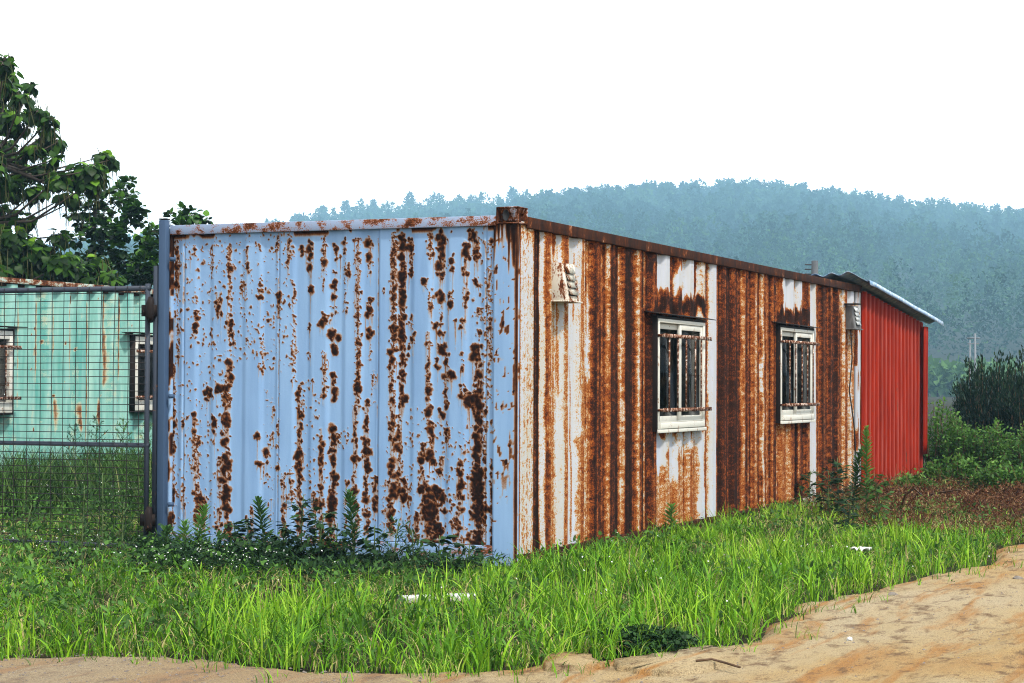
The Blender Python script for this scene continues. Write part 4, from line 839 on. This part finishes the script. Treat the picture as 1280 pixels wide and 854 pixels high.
# tiny white flowers
FL = MB()
for (px, py, sx, n) in [(275, 720, .25, 40), (215, 712, .35, 26), (80, 700, .5, 30), (300, 728, .2, 24), (640, 760, .6, 16), (760, 740, .9, 20), (1000, 700, .8, 16), (50, 615, 1.2, 60), (150, 620, .9, 40)]:
    c = gp(px, py+26); P3 = np.stack([c[0]+rng.normal(size=n)*sx, c[1]+rng.normal(size=n)*.25, .20+rng.random(n)*.14], 1)
    for a_ in range(3):
        FL.scatter(LEAF[0], LEAF[1], P3, rdir(n, .2), rdir(n, 2), np.full(n, .007), .5)
tag(FL.build('white_flowers', MT['flower']), 'scattered tiny white wild flowers among the grass', 'flowers', kind='stuff')

# ================================================================== WEEDS
def weed(base, h, kind, label, mat='weed', group='tall weeds along the blue end wall', name='tall_weed', lean=None):
    base = np.array([base[0], base[1], 0.]); r = thing(name, label, 'weed', base, group)
    ln = rng.normal(size=2)*.06*h if lean is None else np.array(lean)
    def pt(t): return base+np.array([ln[0]*t*t, ln[1]*t*t, h*t])
    st = MB(); st.tube([pt(t) for t in np.linspace(0, 1, 6)], np.linspace(.008, .003, 6), 5)
    lf = MB(); O = []; Dd = []; S = []; Tt = []
    if kind == 'whorl':
        n = int(h*170)
        for i in range(n):
            t = .25+.75*i/n; a = i*2.4; L_ = (.13*(1-.45*t)) * (1 if t < .93 else .6); e = .35+.9*t**3
            O.append(pt(t)); Dd.append([math.cos(a), math.sin(a), e]); S.append([L_, .022, .03]); Tt.append(.25+.55*t+random.uniform(-.15, .15))
    elif kind == 'broad':
        for i in range(int(h*22)):
            t = .05+.95*i/(h*22); a = i*2.4+random.random(); bl = .22*h*(1.1-t)+.05; e = pt(t)+np.array([math.cos(a)*bl, math.sin(a)*bl, bl*.7])
            st.tube([pt(t), (pt(t)+e)/2+np.array([0, 0, .01]), e], [.004, .003, .002], 4, cap=False)
            for k in range(9):
                q = .2+.8*k/8; c = pt(t)*(1-q)+e*q; a2 = a+(-1)**k*1.0+random.uniform(-.4, .4)
                O.append(c); Dd.append([math.cos(a2), math.sin(a2), random.uniform(-.5, .25)]); S.append([.055+random.random()*.05, .028+random.random()*.02, .05]); Tt.append(random.random()*.55)
    elif kind == 'feather':
        for i in range(int(h*26)):
            t = .08+.9*i/(h*26); a = i*2.4; bl = .26*h*(1.15-t)+.04; dr = np.array([math.cos(a), math.sin(a), .9]); dr /= np.linalg.norm(dr); e = pt(t)+dr*bl
            st.tube([pt(t), e], [.003, .0015], 4, cap=False)
            for k in range(14):
                q = .15+.85*k/13; c = pt(t)+dr*bl*q; d = dr+rdir(1)[0]*1.1
                O.append(c); Dd.append(list(d)); S.append([.05, .010, .02]); Tt.append(.25+.5*random.random())
    O = np.array(O); n = len(O)
    lf.scatter(LEAF[0], LEAF[1], O, np.array(Dd, float), rdir(n, 3), np.array(S), np.clip(np.array(Tt), 0, 1))
    st.build('stem', MT['stem'], r); lf.build('foliage', MT[mat], r, 'tint'); return r
def bx_(px, y=-.35): return hit(px, 700, 1, y)[0]
TG_ = MB(); P = samp(5200, -3.0, .05, -1.55, -.06); P = P[rng.random(len(P)) < sstep(fbm(P[:, 0]*3.5, P[:, 1]*3.5, 250), .40, .66)*np.where(P[:, 0] > -.7, .25, 1)]; N = len(P)
for q in range(4):
    TG_.scatter(LEAF[0], LEAF[1], np.concatenate([P+rng.normal(size=(N, 2))*.03, .01+rng.random((N, 1))*.17*(.4+fbm(P[:, 0]*3, P[:, 1]*3, 251)[:, None])], 1), rdir(N, .2), rdir(N, 2), np.stack([.03+rng.random(N)*.05, .008+rng.random(N)*.016, np.full(N, .04)], 1), rng.random(N)*.6)
tag(TG_.build('undergrowth', MT['weed'], attr='tint'), 'low dark leafy undergrowth along the foot of the blue wall', 'undergrowth', kind='stuff')
W8 = [(207, .42, 'whorl', 'weed', 'short dark weed at the foot of the blue gate post', -.25), (232, .50, 'whorl', 'weedl', 'bright green leafy weed just right of the blue gate post', -.35), (246, .66, 'whorl', 'weedl', 'tallest bright green whorled weed near the blue gate post', -.3), (296, .52, 'broad', 'weed', 'bushy dark broad leaved weed left of the spiky narrow weed', -.35),
      (309, .56, 'broad', 'weed', 'leafy arching weed just left of the dark spiky weed', -.3), (331, .78, 'whorl', 'weed', 'dark spiky narrow leaved weed against the middle left of the blue wall', -.35), (352, .5, 'broad', 'weed', 'low dark leafy weed right of the dark spiky weed', -.3), (376, .82, 'broad', 'weed', 'tall dark broad leaved weed before the rust streak on the blue wall', -.3),
      (398, .62, 'broad', 'weed', 'dark bushy weed between the tall broad leaved and tallest spiky weeds', -.35), (420, .5, 'broad', 'weed', 'low black green weed left of the tallest spiky weed', -.3), (443, .88, 'whorl', 'weed', 'tallest dark spiky weed in front of the centre of the blue wall', -.4), (468, .52, 'broad', 'weed', 'dark weed right of the tallest spiky weed', -.3),
      (492, .60, 'feather', 'weed', 'fine feathery weed right of centre of the blue wall', -.4), (517, .48, 'feather', 'weed', 'lower feathery weed before the big rust patch of the blue wall', -.35), (548, .42, 'broad', 'weed', 'low dark weed under the big rust patch', -.25), (585, .36, 'broad', 'weed', 'small dark weed near the right end of the blue wall', -.25)]
for (px, h, kd, mt, lab, yy_) in W8:
    yy_ = yy_-.15-random.random()*.35; weed((bx_(px, yy_), yy_), h*.66, kd, lab, mt)
gq = 'feathery weeds at the foot of the mesh gate'
for (px, py, h, lab) in [(102, 718, .62, 'bushy feathery weed before the left part of the gate'), (128, 712, .70, 'large feathery blue green weed before the middle of the gate'), (152, 716, .50, 'feathery weed next to the gate hinge side'), (30, 700, .42, 'small feathery weed at the far left of the gate')]:
    c = gp(px, py); weed((c[0], c[1]), h, 'feather', lab, 'weed', gq)
for (px, h, lab) in [(62, .85, 'dark bush-like weed at left before the green container wall'), (92, .95, 'dark bush-like weed in the middle before the green container wall'), (125, .9, 'light green weed before the green container between its windows'), (150, .85, 'feathery weed below the right window of the green container')]:
    y_ = gy_at(px); weed((xg+.35, y_), h, 'feather', lab, 'weed' if px < 110 else 'weedl', 'weeds before the green container')
gq = 'weeds along the rusted long wall'
for (px, py, h, kd, mt, lab) in [(1048, 648, .62, 'broad', 'weed', 'dark leafy weed at the right end of the rusted wall'), (1066, 655, .72, 'whorl', 'weed', 'dark upright weed left of the tall light weed by the shed'), (1083, 655, .95, 'whorl', 'weedl', 'tall light green weed before the corner of the red shed'), (1098, 658, .5, 'broad', 'weedl', 'light leafy weed before the left part of the red shed'),
                            (985, 636, .42, 'broad', 'weed', 'weed below the second window of the rusted wall'), (1035, 652, .5, 'broad', 'weed', 'low dark weed beside the concrete block'), (765, 672, .30, 'whorl', 'weedl', 'small star leaved weed at the foot of the rusted wall'), (1060, 672, .4, 'broad', 'weed', 'low dark weed in front of the container end')]:
    c = gp(px, py); weed((max(c[0], .12), c[1]), h, kd, lab, mt, gq)

# ================================================================== SHRUBS AND BRUSH AT THE RIGHT
def shrub(px, pyb, D, wpx, hpx, n, mat, label, leaf=.055, upr=.6, group='shrubs right of the red shed', aspect=.5, dens=60):
    c = atdepth(px, pyb, D); base = np.array([c[0], c[1], 0.]); w = wpx/FPX*D; h = max(hpx/FPX*D, .3)
    z0 = 0; r = thing('shrub', label, 'shrub', base, group); st = MB(); lf = MB(); O = []; Dd = []; T_ = []
    for i in range(n):
        a = random.random()*6.28; q = math.sqrt(random.random()); e = base+np.array([math.cos(a)*q*w/2, math.sin(a)*q*w/2*.8, h*(1-.45*q*q)*random.uniform(.72, 1.05)])
        s0 = base+np.array([math.cos(a)*q*w*.25, math.sin(a)*q*w*.2, 0]); mid = (s0+e)/2+rng.normal(size=3)*.05
        st.tube([s0, mid, e], [.009, .006, .002], 4, cap=False)
        for k in range(dens):
            t = random.random()**.7; p = (s0*(1-t)**2+2*mid*t*(1-t)+e*t*t)+rng.normal(size=3)*.07*(1.15-t*.7)
            O.append(p); d = rdir(1)[0]*1.0+(e-s0)*upr; Dd.append(d); T_.append(.15+.55*(p[2]/h)*random.random()+.3*random.random()*t)
    n_ = len(O); lf.scatter(LEAF[0], LEAF[1], np.array(O), np.array(Dd), rdir(n_, 1.5), np.stack([leaf*(.7+rng.random(n_)*.6), leaf*aspect*(.7+rng.random(n_)*.6), np.full(n_, leaf*.6)], 1), np.clip(np.array(T_), 0, 1))
    st.build('stem', MT['twig'], r); lf.build('foliage', MT[mat], r, 'tint')
for a in [(1175, 600, 29.5, 66, 108, 46, 'shrub', 'bright leafy shrub touching the right end of the red shed'), (1212, 600, 29, 70, 86, 46, 'shrub', 'bright leafy shrub second from the red shed'), (1250, 596, 28.5, 70, 78, 44, 'shrub', 'light green shrub below the dark conifer bush'), (1290, 600, 27.5, 80, 84, 44, 'weedl', 'green shrub at the right edge of the photo'),
          (1195, 615, 25.5, 80, 52, 40, 'shrub', 'lower shrub in front of the bright shrub beside the shed'), (1250, 618, 24.5, 80, 48, 36, 'shrub', 'low olive shrub above the reddish dry brush'), (1140, 618, 24.5, 50, 26, 18, 'shrub', 'small low shrub below the red shed wall')]:
    shrub(*a)
shrub(1236, 600, 34, 104, 152, 90, 'conif', 'large dark conifer bush rising over the light shrubs', .085, 1.5, 'dark conifer bushes', .26, 110)
shrub(1290, 600, 33, 90, 150, 70, 'conif', 'dark conifer bush cut by the right edge of the photo', .085, 1.5, 'dark conifer bushes', .26, 110)
# dry brush
DB = MB(); P = samp(9000, .2, 3.4, 4.2, 14.5); q_ = P[:, 1]-(-1.6*P[:, 0]+7.3); P = P[(q_ > .1) & inpoly(P, GPOLY)]; N = len(P); hb = .05+.28*fbm(P[:, 0]*1.3, P[:, 1]*1.0, 230)*sstep(P[:, 1], 5, 9)
for i in range(0, N, 2):
    p = np.array([P[i, 0], P[i, 1], hb[i]*random.random()]); d = rdir(1, .15)[0]*random.uniform(.08, .32); DB.tube([p, p+d*.5+rng.normal(size=3)*.02, p+d], [.004, .003, .0015], 3, random.random()*.6, False)
n = N*4; k = rng.integers(0, N, n); O = np.concatenate([P[k]+rng.normal(size=(n, 2))*.06, (hb[k]*rng.random(n)*1.1+.01)[:, None]], 1)
fl_ = fbm(O[:, 0]*1.1, O[:, 1]*.8, 231); DB.scatter(LEAF[0], LEAF[1], O, rdir(n), rdir(n, .8), np.stack([.02+rng.random(n)*.04, .008+rng.random(n)*.014, np.full(n, .04)], 1), np.clip(rng.random(n)*.75+.75*(fl_ > .50)*rng.random(n), 0, 1))
tag(DB.build('dry_brush', MT['dry'], attr='tint'), 'tangle of reddish brown dead brush and leaves before the shed', 'brush', kind='stuff')
for (pts, lab) in [([(1125, 640, .0), (1132, 622, .25), (1142, 615, .33), (1152, 620, .2)], 'dark curved dead branch arching out of the dry brush'), ([(1150, 622, .1), (1175, 617, .2), (1200, 615, .28)], 'pale straight dead stick lying on the dry brush')]:
    m = MB(); P = [gp(x, y+z*110, 0)+np.array([0, 0, z]) for (x, y, z) in pts]; m.tube(P, np.linspace(.018, .007, len(P)), 7); tag(m.build('dead_branch', MT['twig']), lab, 'branch')

# ================================================================== LITTER, STONES, SLABS
def rock(c, s, mat, name, lab, cat, group=None, flat=.6):
    bm = bmesh.new(); bmesh.ops.create_icosphere(bm, subdivisions=2, radius=1)
    for v in bm.verts:
        k = .75+.5*random.random(); v.co = Vector((v.co.x*s*k, v.co.y*s*.8*k, v.co.z*s*flat*k))
    me = bpy.data.meshes.new(name); bm.to_mesh(me); bm.free(); me.materials.append(mat); o = bpy.data.objects.new(name, me); COL.objects.link(o); o.location = (c[0], c[1], s*flat*.35+.015); o.rotation_euler = (0, 0, random.random()*6)
    return tag(o, lab, cat, group)
rock(gp(1115, 751), .045, MT['stone'], 'stone', 'dark stone lying alone on the dirt road beyond the grass edge', 'stone')
rock(gp(1272, 727), .04, MT['stone'], 'stone', 'dark flat stone at the right edge of the dirt road', 'stone', flat=.4)
rock(gp(1062, 804), .020, MT['paper'], 'stone', 'small white pebble on the orange dirt road', 'stone')
MT['gravel'] = plain('gravel_stone', (.20, .17, .15, 1), 1, .6, 60, spec=.05)
gv = MB(); ico = [(1, 0, -.3), (-.5, .8, -.3), (-.6, -.7, -.3), (-.1, .1, .3)]
P = samp(70000, -3, 8, -7, 8); P = P[~inpoly(P, GPOLY) & visible(P)]; wgt = np.clip(sstep(-(P[:, 1]+4.6)-.5*(P[:, 0]-1.5), 0, 1.4)+.10, 0, 1); P = P[rng.random(len(P)) < wgt]; N = len(P)
gv.scatter(ico, [(0, 1, 3), (1, 2, 3), (2, 0, 3)], np.concatenate([P, .030+(fbm(P[:, 0]*1.2, P[:, 1]*.6, 8)[:, None]-.5)*.05], 1), np.concatenate([rng.normal(size=(N, 2)), np.zeros((N, 1))], 1), np.tile([0, 0, 1.], (N, 1)), .003+rng.random(N)**3*.010, .5)
tag(gv.build('gravel', MT['gravel']), 'loose grey gravel scattered over the dirt road', 'gravel', kind='stuff')
# pieces of crust / broken slabs at the road edge
def slab(pts, z, lab):
    P = np.array([gp(*p) for p in pts]); P = np.concatenate([P+(np.roll(P, -1, 0)-P)*k/4 for k in range(4)]).reshape(4, -1, 3).transpose(1, 0, 2).reshape(-1, 3); P[:, :2] += rng.normal(size=(len(P), 2))*.012; n = len(P); c = P.mean(0); top_ = P.copy(); top_[:, 2] = z; bot = P+(P-c)*.03; bot[:, 2] = .0; mid = np.array([[c[0], c[1], z+.006]])
    m = MB(); m.poly(np.concatenate([top_, bot, mid]), [(i, (i+1) % n, 2*n) for i in range(n)]+[(n+i, n+(i+1) % n, (i+1) % n, i) for i in range(n)]); tag(m.build('concrete_slab', MT['road']), lab, 'slab', 'broken slabs at the road edge')
MT['slab'] = plain('sandy_slab', (.55, .43, .26, 1), 1, .4, 30, spec=.05, bump=1)
slab([(678, 838), (690, 829), (712, 827), (736, 831), (742, 836), (752, 842), (730, 845), (700, 846), (682, 844)], .05, 'left sandy slab fragment below the clover patch')
slab([(768, 838), (790, 834), (815, 831), (850, 825), (880, 820), (905, 822), (925, 830), (905, 840), (870, 848), (830, 852), (795, 851), (775, 846)], .052, 'larger sandy slab with broken edge right of the clover patch')
m = MB(); m.tube([gp(870, 826, .06), gp(890, 824, .065), gp(905, 828, .06), gp(925, 834, .055)], .006, 5); tag(m.build('twig', MT['twig']), 'dark thin twig lying over the broken slab edge', 'twig')
a, b_ = gp(505, 748, .05), gp(600, 745, .05); d_ = (b_-a)[:2]; d_ /= np.linalg.norm(d_); nn = np.array([-d_[1], d_[0]])
m = MB(); c = [a[:2], b_[:2], b_[:2]+nn*.16, a[:2]+nn*.13]; m.poly([(*q, .02) for q in c]+[(*q, .055) for q in c], [(0, 3, 2, 1), (4, 5, 6, 7), (0, 1, 5, 4), (1, 2, 6, 5), (2, 3, 7, 6), (3, 0, 4, 7)]); tag(m.build('board', MT['paper'], bevel=.004), 'white board lying in the grass before the blue end wall', 'board')
c = gp(1076, 719); n = 9; A_, B_ = np.meshgrid(np.linspace(-.07, .07, n), np.linspace(-.05, .05, n), indexing='ij')
m = MB(); m.grid(np.stack([c[0]+A_, c[1]+B_, .17+rng.random((n, n))*.035], -1)); o = m.build('plastic_wrapper', MT['paper']); md = o.modifiers.new('s', 'SOLIDIFY'); md.thickness = .002; tag(o, 'crumpled white plastic wrapper caught in the grass near the road', 'wrapper')
m = MB(); c = gp(1014, 636); m.box(.03, .22, c[1]-.2, c[1]+.25, 0, .12); tag(m.build('concrete_block', MT['conc'], bevel=.012), 'grey concrete block at the foot of the rusted wall below the second window', 'block')
